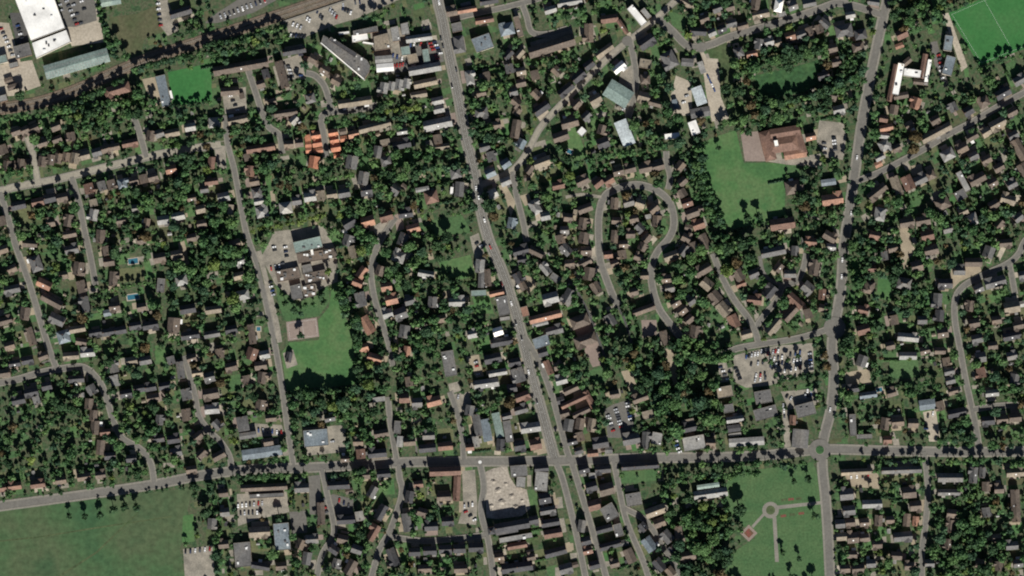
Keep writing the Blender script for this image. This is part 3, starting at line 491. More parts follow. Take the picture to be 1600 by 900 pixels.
# ------------------------------------------------------------------ buildings
# x y long short roof-code [angle]: roof-code = colour letter + g gable, h hipped, f flat, s low-pitched shed
B_TXT = """
184 141 40 16 th 17|36 80 20 26 gf 15|5 93 14 12 mf 15|6 154 12 10 lf 15|172 3 34 12 ms 10|283 20 34 12 kg 17|22 102 14 8 lf 15|14 126 12 8 bs 20|22 136 18 8 bs 17|
377 105 86 14 bg 10|360 143 28 12 bg 5|378 150 12 14 bg|408 132 12 12 bg|426 160 12 10 bg|416 116 10 14 kg|441 117 42 12 bg -74|460 80 36 10 kg 10|490 93 14 13 bg -30|499 102 14 13 bg -30|508 110 14 13 bg -30|516 119 14 13 bg -30|526 127 14 13 bg -30|
478 92 8 8 og|600 93 26 10 ls 5|602 106 26 12 ws 5|634 80 14 14 mf|600 138 12 16 lg 80|612 135 12 16 lg 80|624 133 12 16 lg 80|636 131 12 16 lg 80|555 160 52 12 cg 8|486 154 14 13 gh|447 177 36 10 bg 8|
655 60 40 10 lg 8|666 88 22 10 mf -80|645 92 16 14 cf|664 108 50 13 lg 10|665 130 36 11 cg 12|655 148 24 10 cg 10|684 158 18 11 lg 12|686 171 16 11 lg 12|708 26 16 13 bg|732 23 34 9 og 10|728 8 20 10 gg|764 2 28 10 kg 10|757 32 28 9 tg 10|714 43 16 14 gf|718 70 26 15 gh -80|
792 46 22 18 uh|810 42 32 9 bf -75|784 60 16 8 cf|862 73 74 17 bg 17|920 52 28 13 bg 90|952 30 26 12 tg 8|890 4 38 10 lg 10|860 16 18 10 lg|838 -6 16 10 tg|944 80 30 10 cg 35|920 102 16 12 kg 38|904 120 22 12 kg 40|884 141 26 12 kg 40|
812 84 14 10 cg|794 86 16 10 kg|796 108 14 12 gg|814 112 14 12 cg|814 130 14 12 bg|802 144 12 12 gg|806 160 14 12 bg|808 175 12 12 bg|734 122 22 12 lh -80|752 176 20 14 gh|846 170 26 14 kg 35|930 156 18 14 cg 30|
996 26 36 11 wf -50|1009 22 18 8 lf -50|974 44 32 8 tg -55|1010 66 26 16 kg 35|1070 3 20 10 cg -30|1084 14 18 10 bg -30|1180 6 20 13 bg 80|1188 23 26 12 cg 12|1216 10 18 12 wh 80|1222 23 12 8 lf|1238 10 14 13 gg|1264 6 20 10 gg 12|
1090 50 26 11 kg -3|1112 52 12 10 lg|1142 37 16 11 gg 15|1160 41 16 10 bg 15|1127 46 14 11 kg|1154 82 14 14 gh|1174 85 16 10 og 12|1186 70 16 13 gg 80|1201 66 14 13 lg|1215 68 13 12 cg|1234 57 15 13 tg|1251 55 14 13 gg|1265 50 13 13 bg|1279 46 13 12 bg|
1046 94 26 20 gh -60|1074 98 18 11 gs -5|1096 106 18 8 ls -70|1008 100 18 14 cf -10|1008 124 14 14 bh|1006 152 18 15 cg -15|1024 162 26 11 bg -15|1055 163 14 7 us -75|1092 150 28 16 ps -70|1094 176 30 14 gs 10|967 106 20 11 wg 40|966 147 40 28 ms -32|
1288 37 20 13 gg -40|1318 48 26 18 gh 12|1344 54 18 15 kh 12|1340 74 17 13 bh 12|1286 119 17 12 kg 15|1310 172 17 13 lg 12|1364 4 18 9 gg -8|1328 24 14 9 lg 10|1408 54 17 14 tg 25|1405 72 13 7 og 20|1481 68 24 13 uf 82|1482 103 30 15 uf 75|1430 162 17 14 og 70|
1566 146 24 14 kg 28|1592 126 18 13 gg 28|1536 160 17 15 bh 30|1512 174 15 13 kg 30|
26 206 14 12 bg|40 204 12 12 bg|54 201 14 12 bg|88 198 14 13 bg|90 218 14 10 bg|12 260 16 12 bg 82|23 258 16 10 bg 82|33 257 16 10 bg 82|43 255 16 10 bg 82|67 253 15 12 bg 80|80 250 15 11 bg 80|92 248 15 11 bg 80|104 246 15 12 bg 80|118 248 16 13 cg 78|134 243 14 13 cg|152 238 14 12 gg|166 233 13 12 bg|180 230 16 11 bg 12|204 224 24 11 tg 12|236 213 16 12 bg 80|250 209 13 12 gg|270 208 22 11 cg 12|298 199 16 12 lg|
30 321 22 12 kg 12|60 316 18 12 tg 12|79 310 18 13 kg 12|98 309 16 13 bg 12|140 295 15 14 tg|160 291 14 12 gg|175 289 14 12 bg|192 287 14 13 uh|210 283 14 13 bg|225 280 13 12 bg|240 277 15 12 bg|268 265 16 12 og 12|141 306 18 7 gf 10|147 317 12 11 cf|147 336 17 13 lg 80|108 345 18 13 bg 80|256 344 18 13 lg 8|279 338 20 12 lg 12|314 327 14 12 cg|230 349 14 9 bg 80|
336 192 17 15 lh|372 188 30 11 cg 12|428 180 22 11 bg|460 188 14 13 lg|408 232 44 11 tg 8|386 246 14 12 bg|452 226 14 12 bg|468 224 12 12 bg|494 212 14 11 rg 10|496 224 14 11 rg 10|499 235 14 7 rg 10|491 254 18 15 rg 80|481 216 9 8 rg|482 226 9 8 rg|483 235 9 8 rg|521 208 14 11 rg 10|523 219 14 11 rg 10|525 231 14 12 rg 10|528 243 12 6 rg 10|536 206 10 8 bg|537 217 10 8 rg|
553 210 16 11 og 12|586 198 50 11 cg 14|629 206 16 8 lg|602 223 15 10 cf 12|628 226 28 12 kg 12|590 238 18 12 gg 80|603 251 15 12 gh|331 255 18 10 tg 85|331 284 20 10 tg 8|392 268 16 12 tg 85|398 284 14 12 bg|402 301 15 15 gh|405 315 14 9 lg|410 331 18 17 lh|350 308 18 13 lg|361 328 16 9 cf 85|447 325 19 17 lh|464 314 14 12 gg|485 308 18 13 lg|502 306 15 13 cg|519 304 16 13 cg|538 302 18 13 gg|568 279 20 15 gg 80|550 254 20 17 gg 80|573 298 17 16 kg|618 296 14 13 gg|631 292 13 12 bg|546 348 20 16 kg 30|575 346 20 15 og 15|608 340 20 14 tg 15|634 334 22 12 kg 8|
684 194 44 16 lg 12|684 218 14 12 bg|690 230 24 9 cg 8|806 202 28 13 bg 80|814 225 14 13 ug|757 230 16 13 gg|768 245 15 13 gg|746 186 20 13 lh|890 192 26 15 bg 15|909 206 12 11 wf|876 214 24 15 bg 20|940 203 14 12 bg|942 224 18 17 kg 20|848 254 28 14 cg 20|827 265 14 11 bg|824 278 11 10 bg|790 256 14 13 ug|768 273 15 13 ug|790 284 15 12 lg|712 270 17 17 gh|718 296 22 13 gg 85|706 298 12 5 wf 85|660 296 20 6 ls 10|674 308 20 19 th|800 349 16 13 ug 80|836 324 22 14 lh -60|852 338 14 12 lg|770 303 14 13 lg|
872 290 18 11 tg 12|876 310 20 14 bg -30|910 283 20 13 bg 25|934 286 15 13 tg|951 282 15 13 tg|914 326 22 12 bg 20|899 332 15 11 cf 80|911 350 18 13 bg 80|960 318 17 11 bg 85|646 357 20 12 og 15|
976 208 40 19 ps -68|1050 213 24 9 wf 8|1084 200 22 14 wf -70|966 268 16 13 bg 15|984 264 17 13 bg 15|1008 263 20 13 bg 12|1028 260 18 13 bg 15|1062 260 14 13 bg|1064 272 13 12 bg|1066 284 13 12 bg|1066 302 12 12 bg|1073 317 16 13 tg|1081 333 20 14 bg 20|1096 326 12 12 bg|1091 351 18 15 tg 20|
982 316 16 13 gg|1000 318 14 13 cg|1021 326 15 14 bg|1013 339 10 8 lf|1026 346 17 13 bg 85|963 345 14 10 bg|966 330 13 12 bg|1266 214 15 11 og 12|1238 293 22 20 bh 10|1222 350 38 17 tg 8|
1384 200 20 10 og 12|1380 212 16 9 lg|1382 227 19 18 lh|1374 246 14 9 lg|1372 257 14 11 og|1380 186 12 10 tg|1294 285 22 9 us 8|1300 312 32 16 og 8|1462 208 50 12 cg 28|1558 194 26 15 cg 28|1518 214 18 10 bg 28|1540 207 14 14 cg 30|1480 242 20 16 lh 28|1502 232 17 14 bg 28|1582 212 15 12 gg 28|1592 234 34 14 bg -60|1598 266 20 13 bg -60|
1370 300 32 13 bg 38|1400 291 30 13 cg -70|1418 286 22 16 tg -65|1437 281 20 14 gg 28|1453 274 17 16 bh 28|1504 284 34 9 lf -62|1526 280 26 14 bg 28|1472 318 21 18 bh 28|1500 305 17 15 gf 28|1504 331 14 11 cg|1518 344 19 18 lh 28|1574 312 22 14 cg -15|1552 320 16 13 bg|1374 335 20 16 lh 80|1416 348 22 14 bg 10|1441 345 22 14 bg 10|
6 390 14 12 bg|48 381 22 11 bg -5|113 390 20 13 gg 12|110 366 20 10 bg|158 370 20 13 bg 85|168 392 14 12 bg|171 409 16 13 bg|178 436 22 12 bg 85|124 420 20 16 bg 80|128 448 18 13 bg -75|57 412 24 17 gh -70|20 452 24 12 gg 12|70 444 22 13 og -25|82 470 34 13 bg -28|134 476 24 12 gg -80|180 479 16 13 bg|168 489 11 9 ug|250 403 18 15 bg|277 398 17 13 cg|284 438 18 15 lh|252 446 22 12 gf 85|
90 499 24 15 gg -25|40 490 19 14 bg 80|10 501 20 12 bg|49 526 28 11 bg -72|100 526 19 18 uh|122 514 24 10 cg 10|128 534 16 10 bg|150 520 19 11 kg 10|170 519 18 11 kg 10|189 516 18 11 kg 10|212 509 18 11 kg 10|236 508 24 12 kg 10|294 483 24 13 kg 10|272 509 24 18 bg 85|298 524 28 12 kg 8|
368 382 17 15 bg|376 408 14 12 lg|374 431 16 11 cg|380 461 19 14 lh|334 484 24 11 cg 8|362 515 18 12 kg|332 522 24 10 gg 10|394 522 30 10 bg -82|544 376 17 15 gg|552 394 20 13 cg -75|538 362 14 8 wg|630 374 19 14 gg 70|623 401 19 17 lh|566 426 18 12 og 55|559 442 15 11 og -20|564 468 22 15 gg -75|594 423 15 12 bg 70|604 448 16 13 og|612 468 18 15 og|606 490 15 14 lg|574 508 28 15 og -60|626 490 19 17 gg|632 518 19 15 gg 80|
750 416 20 13 lg 85|762 434 26 9 bg -85|752 438 24 9 gg 88|748 458 24 9 mf 3|776 458 22 8 og 12|666 428 24 10 lg -10|676 472 16 13 gg 85|714 472 24 13 lg 2|786 478 30 18 gf -78|789 498 16 6 lf 8|738 522 14 12 lg|778 518 14 12 wg|784 534 34 12 kg 10|
814 392 24 13 kg 15|838 394 24 11 bg -25|816 406 14 12 kg|884 390 18 13 gg -45|852 420 20 11 lg -50|868 435 18 11 gf -35|810 434 16 13 kg -60|817 447 18 14 bg -60|888 464 24 16 gg 60|860 466 24 16 lg 15|820 487 16 11 of -75|852 495 50 11 og 14|844 506 40 9 ls 14|866 516 26 13 gg 15|846 534 26 17 uf 20|906 502 28 18 bh 20|918 528 34 17 bh 20|954 500 18 13 gg -60|
912 372 17 15 bg 80|916 392 16 14 bg|914 410 20 10 bg 25|920 428 19 16 bg 80|931 450 18 13 bg -60|960 370 19 10 bg 85|950 398 13 11 tg|960 412 12 12 bg|
974 382 13 12 bg|1010 372 14 12 bg|1004 386 12 12 bg|998 402 14 11 bg|972 398 13 12 bg|1100 378 24 14 bg -65|1084 386 15 13 bg|1068 391 17 13 gg|1048 400 22 12 cg 20|1041 436 15 13 bg|1046 450 14 13 gg|1055 473 14 13 bg|1065 485 14 14 bg|1076 499 15 12 bg|1086 519 19 15 bg 80|1006 484 36 10 bg 20|1038 528 22 11 bg -75|
1098 422 26 14 bg 30|1104 444 17 16 cg -40|1117 464 18 16 bg -50|1130 483 22 15 cg -50|1146 502 20 15 tg -65|1166 522 16 13 cg 15|1154 430 18 14 bg -60|1157 444 18 11 tg 20|1177 428 15 13 gg|1206 394 38 13 gg 12|1242 392 14 11 gg 85|1234 428 18 11 gg 0|1178 469 22 13 tg -5|1202 456 22 16 kg 50|1266 378 18 12 tg -5|1272 418 24 14 bg 80|1262 450 17 16 gg -40|1242 470 28 13 tg -42|1234 490 26 13 bg 47|1208 510 28 11 cg 50|
1366 368 16 13 tg|1448 368 19 15 tg|1454 391 21 15 bg|1432 416 17 16 bg|1412 443 22 17 gh -10|1358 449 19 15 bh 80|1362 420 12 10 tg|1348 485 15 13 tg|1348 515 19 15 tg 15|1418 527 32 12 lg -5|1472 520 16 15 bg|1464 470 22 13 gg 85|1467 493 17 13 kg 85|1476 443 22 14 kg 0|1498 423 17 13 gg 0|1520 410 26 13 bg 0|1544 394 17 16 gg 70|1570 380 19 12 bg 5|1554 441 32 15 gg 15|1528 451 14 13 gg|1514 478 16 12 bg 80|1521 505 16 14 bg|1526 529 17 13 gg|1580 480 24 17 cg 10|1597 475 15 12 lg|1580 525 28 12 kg 12|1596 384 18 13 bg -60|1598 430 14 12 gg|
1296 370 20 13 bg -30|1284 404 19 12 bg 85|1284 460 16 10 tg 85|1298 386 14 10 lg|
8 583 18 12 bg 8|24 568 17 10 kg 10|44 563 18 11 kg 12|50 613 21 12 kg 12|30 625 20 12 kg 12|74 603 15 12 kg 12|58 625 12 10 lg|112 556 24 11 cg 5|138 551 22 12 lg 5|120 592 24 11 kg 5|144 609 15 14 gg|140 631 16 12 bg 85|147 649 16 11 bg 85|149 668 22 13 bg 85|165 675 15 9 tg 5|158 699 22 12 bg 85|173 712 17 11 kg 5|206 716 15 11 kg 5|
178 573 18 13 gg -75|206 564 18 12 cg 10|228 563 18 12 gg 10|180 595 17 13 lg -75|198 615 19 12 kg 10|218 607 17 11 kg 10|236 605 17 11 kg 10|258 603 18 11 kg 10|240 622 19 14 bg 10|286 578 26 11 gg -82|309 583 16 11 cg 8|292 616 17 15 gg|292 648 18 14 bg -80|250 656 15 11 gg 85|248 685 18 11 kg 8|272 686 19 12 kg 8|276 706 17 13 gg|310 682 14 13 bg|316 708 14 13 bg|268 563 12 11 gg|
394 553 18 16 tg 70|414 554 15 12 lg|362 573 18 13 bg|408 571 18 13 bg|328 589 16 15 gg|330 615 24 16 bg 10|332 639 22 14 lg 5|410 590 17 13 bg 80|408 633 16 15 bg 80|380 662 22 17 gg -80|424 653 16 11 bg|388 680 26 9 gs 8|410 707 62 15 us 8|344 711 20 12 bg|462 625 12 7 gf 85|494 684 38 26 uf 5|596 624 20 8 lf 8|596 677 22 11 bg 10|620 668 20 11 gf 85|622 690 16 9 ls 85|586 560 22 14 og -15|568 543 14 11 og|636 549 15 10 og 80|632 622 15 14 tg|516 653 16 10 gg|564 709 14 13 tg|590 708 28 13 kg 5|
702 568 40 19 gf -80|652 629 15 14 gg|678 627 22 14 og 15|770 560 26 14 kg 12|778 582 28 9 lg 10|760 599 38 13 lg 8|810 586 22 18 gg -72|816 619 22 12 tg 20|814 640 20 11 gg 15|804 566 18 12 kg 10|838 593 15 13 kg 15|850 612 15 12 bg 15|851 628 15 12 bg 15|856 645 14 12 tg 15|860 664 14 12 bg 15|866 682 14 12 kg 15|854 576 22 9 tg -68|877 594 17 12 lg 15|866 604 12 12 bg|892 608 24 10 bg 25|888 664 18 14 gg 80|906 662 17 13 bg 80|924 664 20 11 cg 80|906 682 14 12 bg|894 690 16 10 kg 15|938 692 24 15 kg 10|926 708 16 9 tg 5|951 703 14 13 gg|
734 641 15 13 gg 80|746 664 34 11 gg -80|744 690 22 12 lg -80|760 672 34 13 us -80|778 664 38 11 ms -78|782 695 18 12 kg 85|794 674 34 12 gf -80|812 696 17 15 kg 10|829 668 30 14 lg 8|837 694 17 16 tg 10|668 700 26 12 kg 5|696 697 22 12 tg 5|728 700 14 11 tg 5|670 680 18 12 gg|
1132 612 24 17 cf 10|1138 638 16 13 gf|1148 655 26 9 lg 8|1146 669 22 10 ks 8|1148 679 20 5 lf 8|1166 690 54 12 ls 4|1192 620 26 20 gf 10|1196 645 36 18 gf 15|1258 640 30 20 gf 15|1238 656 14 9 tg 85|1250 685 28 24 gs 85|1000 622 24 11 bg 20|1012 648 17 13 cf 15|986 686 26 16 gg 10|1009 688 26 12 gg 85|1026 685 19 16 lf 80|1076 668 24 12 kg 12|1074 658 20 6 cf 12|1084 692 34 22 lf 10|1110 692 14 13 bg|
1346 564 17 15 gg 70|1418 556 26 11 lg 0|1356 617 26 9 ug 8|1332 607 18 11 kg 8|1392 614 14 11 bg|1332 664 34 10 gf -87|1350 682 30 9 gf 2|1382 662 18 13 bg 80|1402 659 18 13 bg 5|1426 661 15 14 bg|1386 687 12 11 tg|1448 632 24 15 us 8|1468 634 14 12 bg|1494 645 28 13 kg 12|1482 580 15 11 gg|1484 594 14 11 gg|1488 611 14 11 bg|1478 565 12 11 bg|1531 558 16 15 gg|1532 582 15 13 tg|1549 614 20 10 lg|1584 593 17 13 gg 80|1543 657 19 13 kg 5|1565 655 17 13 bg 5|1585 652 18 13 bg 5|1468 548 16 10 bg 0|
4 762 14 11 tg 8|24 759 20 11 tg 8|60 756 22 11 tg 8|96 750 16 11 bg 8|132 745 20 11 bg 8|158 742 15 11 bg 8|300 735 16 11 bg 8|
413 761 72 10 bg 3|417 774 54 6 gf 3|406 831 32 16 cg 3|441 838 42 24 uf -85|502 802 34 11 bg -88|520 760 34 12 kg 3|546 767 16 12 bg|541 812 28 12 kg 3|472 762 22 13 gg 3|380 866 38 26 gf -85|408 884 40 14 kg -10|488 842 19 13 gg 3|332 818 16 13 gg 85|480 872 19 13 gg 80|562 806 14 12 lg|582 768 18 12 gg 60|596 800 24 13 kg 60|584 832 26 12 tg 60|558 858 16 13 gg|636 816 28 13 gg -82|614 870 28 13 kg -70|536 842 16 13 bg|548 886 24 14 bg 60|526 880 14 12 gg|
654 756 14 10 tg|694 776 22 12 bg 3|811 734 26 18 gf 5|814 753 18 15 lf 85|846 752 30 20 lf 85|846 727 26 11 kg 5|806 840 52 8 lf 10|851 778 18 17 kg 10|888 750 20 12 kg 80|892 773 18 16 gg 15|860 816 28 11 kg 10|864 833 28 13 tg 10|868 862 34 12 kg 15|856 797 24 11 gg 10|898 797 17 12 lg 80|904 822 18 11 gg 80|908 846 15 12 kg 15|912 862 14 11 tg 15|
912 733 16 12 kg 15|926 743 12 9 lf|924 760 17 14 kg 15|928 789 18 16 tg 15|952 800 24 22 gf -60|942 733 24 11 kg 5|948 764 22 18 bg 15|944 826 26 10 kg 15|952 852 34 10 kg 15|
648 862 17 12 kg 2|672 860 20 13 kg 2|696 858 19 13 kg 2|718 857 18 13 kg 2|744 855 22 13 kg 2|674 822 20 13 kg 3|700 814 18 13 kg 3|808 852 30 9 tg 10|808 886 48 14 kg 8|884 888 20 15 gg 15|664 888 20 12 bg 3|720 888 20 12 bg 3|
994 742 64 15 lf 5|1000 728 58 9 kg 4|990 780 24 20 gf 10|1024 798 32 14 cg 20|1030 816 17 14 bg 20|1110 771 52 13 lg 8|1106 759 34 6 ms 8|1014 850 22 16 ug -55|1060 834 24 11 bg -85|1074 868 24 15 bg 10|966 828 20 13 gf -75|1042 838 19 15 gg -50|984 868 22 14 bg -65|1030 882 20 14 kg -50|
1338 737 48 9 cg 3|1408 734 62 10 gg 2|1420 769 20 17 bg 5|1430 790 17 15 bg 5|1416 812 19 10 bg 85|1430 814 14 9 og 85|1484 746 38 13 gg 0|1482 769 34 9 gg 0|1520 742 24 12 gg 85|1534 738 16 9 gg 85|1586 738 28 12 cg 4|1586 790 50 13 bg -87|1362 787 30 12 lg 2|1322 772 20 17 gg 5|1326 797 18 14 gg 5|1312 818 14 13 gg 5|1328 816 14 12 bg 5|1314 838 15 12 cg 5|1332 840 17 16 bg 5|1372 813 16 11 bg 85|1410 838 28 14 gg 5|1486 802 14 13 bg|1484 822 19 11 bg 85|1330 866 16 11 bg|1580 852 18 12 gg|1480 850 16 12 bg 85|1400 868 16 12 bg|1340 888 18 13 bg
"""
EXTRA_HOUSES = """
68 224 14 12 bg|112 214 13 12 bg|6 234 14 12 bg|320 296 14 12 gg|300 310 13 12 bg|316 350 14 12 bg|190 345 13 12 bg|214 326 13 12 gg|80 348 13 12 bg|8 345 14 12 bg|300 372 14 12 bg|222 376 13 12 bg|20 420 14 12 bg|100 430 13 12 bg|222 480 14 12 bg|300 560 14 12 bg|16 540 15 12 bg|70 556 14 11 bg|344 552 14 12 bg|340 664 15 12 gg|300 676 13 12 gg|386 594 14 12 bg|640 400 14 12 gg|656 510 14 12 bg|690 498 14 12 bg|
640 596 14 12 bg|640 470 14 12 gg|716 188 14 12 gg|752 146 14 12 bg|776 196 13 12 bg|838 148 14 12 bg|900 164 13 12 bg|916 182 14 12 gg|836 118 14 12 bg|870 112 14 12 bg|760 120 13 12 bg|1100 30 14 12 bg|1120 14 14 12 gg|1140 12 13 11 bg|1180 90 13 11 gg|1300 76 14 12 bg|1306 98 13 12 bg|1300 150 13 12 bg|1396 172 14 12 bg|1420 196 13 12 bg|1400 232 14 12 bg|1488 168 14 12 gg|1460 188 14 12 bg|1580 176 16 12 bg 28|1540 250 15 12 bg 28|1520 244 14 12 gg 28|1560 262 15 12 bg 28|1550 286 15 12 bg 28|1580 288 15 12 gg 28|1560 350 14 12 bg|1590 340 14 12 gg|1480 358 14 12 gg|1394 388 14 12 bg|1380 400 13 12 gg|1396 500 14 12 bg|1440 500 14 12 gg|1390 540 13 12 bg|1444 548 14 12 bg|1550 540 14 12 bg|1580 556 15 12 gg|1590 508 15 12 bg 12|1556 500 14 12 bg|
990 342 13 12 bg|1000 356 13 12 gg|985 366 13 12 bg|1076 356 14 12 bg|1072 372 13 12 bg|888 340 13 12 bg|882 360 13 12 gg|890 412 14 12 bg|876 374 13 12 bg|1216 418 13 12 bg|1136 448 13 12 gg|1262 490 14 12 bg|1286 482 14 12 bg|1280 430 13 12 bg|1010 430 12 11 bg|1080 470 13 12 gg|990 456 13 12 bg|
840 556 14 12 kg 15|872 572 13 12 bg 15|884 630 14 12 bg 25|870 628 12 11 kg 15|880 646 13 12 bg 15|960 616 14 12 bg|880 692 12 10 tg 15|904 704 13 10 kg 15|910 718 10 9 bg|792 650 14 10 gg 15|800 606 14 12 kg 10|640 690 18 12 bg 5|560 690 15 12 bg|540 720 14 9 bg|420 690 14 11 bg|640 776 18 12 kg 80|660 800 14 12 bg|600 740 20 12 kg 5|570 742 16 12 bg 5|470 850 15 12 bg|440 884 16 12 bg|520 856 15 12 kg|350 770 14 12 bg|352 800 14 13 gg|350 850 15 12 bg|900 882 16 12 bg 15|940 880 16 12 kg 15|960 880 14 12 bg 15|976 848 14 12 gg 15|1006 822 13 11 kg|1050 860 14 12 kg -50|1056 888 14 12 bg -50|830 870 14 12 bg 12|834 812 14 12 kg 12|780 870 14 12 bg 8|
1386 740 14 10 bg|1540 760 14 12 bg|1560 764 14 12 bg|1540 800 14 12 gg|1556 840 14 12 bg|1530 880 14 12 bg|1450 880 14 12 gg|1370 850 14 12 bg|1360 880 14 12 gg|1320 888 14 12 bg|1420 884 14 12 bg|1560 884 14 12 bg|1590 880 14 12 gg|1350 840 14 12 bg|1390 812 12 11 bg|1350 816 13 12 bg
"""
def default_angle(x, y):
    if y > 715: return 4
    if x > 1340 and 120 < y < 350: return 28
    return 11 if x < 640 else 14 if x < 960 else 12
BL = []
for txt, extra in ((B_TXT, 0), (EXTRA_HOUSES, 1)):
    for it in txt.replace('\n', '').split('|'):
        t = it.split()
        if len(t) < 5: continue
        x, y, w, d = map(float, t[:4]); code = t[4]
        if len(t) > 5:
            a = float(t[5]); w, d = max(w, d), min(w, d)
        else:
            a = default_angle(x, y)+random.uniform(-3, 3)
            if d > w: w, d, a = d, w, a+90
            elif extra or abs(w-d) < 2.1:
                if random.random() < .2: a += 90
        BL.append([x, y, w, d, a, code, extra if len(t) > 5 else extra+2])
# compound buildings: several wings that make one block
COMPOUND = [
 ('warehouse', 'huge white flat-roofed warehouse in the upper left corner', 'warehouse', [('poly', [(14,-40),(74,-40),(87,0),(103,45),(50,65),(25,0)], 'w', 9), ('poly', [(51,68),(105,47.5),(112,66),(58,92)], 'w', 8.4)]),
 ('metal_shed', 'long ribbed grey-green metal shed below the white warehouse', 'shed', [('shed', 121, 100, 102, 21, 16, 'm', 6.5)]),
 ('clubhouse', 'dark flat-roofed clubhouse left of the small green', 'clubhouse', [('poly', [(243,120),(258,116.5),(268,165),(254,168)], 'u', 4), ('poly', [(264.5,142),(268,141),(271.5,155),(267.5,156)], 'w', 2.6)]),
 ('office_building', 'long diagonal grey office block with a rounded lower end', 'office', [('poly', [(502,68),(506,56),(530,69),(562,87),(574,95),(579,104),(577,114),(570,124)], 'g', 9), ('poly', [(514,63),(518,59),(559,85),(556,91)], 'k', 10.6), ('poly', [(500.5,68),(502.5,67),(571,125),(569,126)], 'w', 9.5)]),
 ('commercial_building', 'cluster of white and tan flat roofs below the station', 'building', [('poly', [(550,56),(574,51),(576,62),(551,67)], 'w', 6), ('poly', [(552,49),(590,41),(591,50),(553,56)], 'g', 7), ('poly', [(529,51),(546,49),(546.5,53),(529.5,55)], 'w', 3.5), ('poly', [(567,65),(585,68),(584,71),(566,68)], 'w', 3.5), ('poly', [(584,58),(606,52),(612,76),(586,80)], 'c', 6.5), ('poly', [(610,44),(622,41),(626,64),(614,66)], 'l', 6), ('poly', [(626,38),(638,35),(640,54),(628,56)], 'l', 5.5)]),
 ('workshop', 'blue-grey flat-roofed workshop right of the main road near the top', 'workshop', [('poly', [(736,62),(764,52),(772,74),(745,83)], 'u', 7)]),
 ('care_home', 'E-shaped building with white flat roofs and brown tiled edges', 'building', [('wing', 1394, 130, 58, 7, 79, 'tg', 5), ('wing', 1403, 124, 50, 10, 79, 'wf', 6), ('wing', 1427, 115, 32, 12, -8, 'wf', 6), ('wing', 1442, 104, 38, 7, 80, 'tg', 5), ('wing', 1449, 113, 40, 6, 80, 'wf', 5.6), ('wing', 1407, 150, 22, 9, 10, 'bg', 4.6), ('wing', 1438, 129, 22, 7, -6, 'bg', 4.4), ('wing', 1415, 98, 18, 8, 40, 'bg', 4.6)]),
 ('primary_school', 'red-brown tiled school with skylights above the large playing field', 'school', [('wing', 1199, 228, 46, 17, -76, 'th', 4.6), ('wing', 1226, 207, 46, 15, 9, 'tg', 4.8), ('wing', 1224, 225, 48, 24, 9, 'th', 5.0), ('wing', 1248, 222, 40, 14, -72, 'th', 4.7), ('wing', 1242, 241, 34, 13, 9, 'og', 4.4), ('poly', [(1208,220),(1214,219),(1216,229),(1210,230)], 'w', 9.2)]),
 ('middle_school', 'flat-roofed brown school with a pale green gym roof, left half', 'school', [('poly', [(458,379),(501,369),(505,386),(462,396)], 'm', 8), ('poly', [(463,397),(524,388),(528,402),(466,412)], 'b', 4.4), ('poly', [(430,424),(466,417),(471,434),(434,441)], 'b', 4.6), ('poly', [(472,415),(486,412),(489,424),(474,428)], 'g', 5.2), ('poly', [(473,429),(508,421),(512,436),(478,443)], 'b', 4.8), ('poly', [(453,447),(470,443),(474,466),(457,469)], 'g', 4.6), ('poly', [(472,447),(492,443),(495,462),(476,466)], 'b', 4.3), ('poly', [(485,389),(489,388),(491,399),(487,400)], 'w', 5.6)]),
 ('courtyard_block', 'red tiled block around a tan courtyard right of the high street', 'building', [('wing', 898, 626, 46, 8, 25, 'tg', 5.5), ('wing', 921, 624, 28, 8, -62, 'tg', 5.2), ('wing', 908, 644, 28, 8, 25, 'bg', 5.4)]),
 ('town_hall', 'red-roofed town hall with a long right wing above the lower cross streets', 'town hall', [('wing', 696, 736, 48, 13, 2, 'tg', 7), ('wing', 714, 763, 38, 10, 87, 'tg', 5.5)]),
 ('church', 'long dark-roofed church below the demolition site', 'church', [('wing', 800, 821, 54, 14, 10, 'kg', 8.5), ('wing', 768, 828, 10, 10, 10, 'kh', 18), ('wing', 792, 830, 34, 6, 10, 'kg', 5)]),
 ('pavilion', 'small dark sports pavilion on the left edge of the school field', 'pavilion', [('wing', 452, 558, 15, 8, 78, 'kg', 3)]),
]
def wall_of(m, L, D, he, rise, gable, wallm):
    m.box(-L/2, L/2, -D/2, D/2, 0, he, wallm)
    if gable:
        for s in (-1, 1):
            P = [(s*L/2, -D/2, he), (s*L/2, D/2, he), (s*L/2, 0, he+rise)]; m.face(P if s > 0 else P[::-1], wallm)
    n = max(2, int(L/3)); st = [1.0] + ([3.6] if he > 4.2 else [])
    for z in st:
        for i in range(n):
            x = -L/2+L*(i+.5)/n
            for s in (-1, 1):
                y = s*(D/2+.02); P = [(x-.5, y, z), (x+.5, y, z), (x+.5, y, z+1.1), (x-.5, y, z+1.1)]; m.face(P if s < 0 else P[::-1], 'glass')
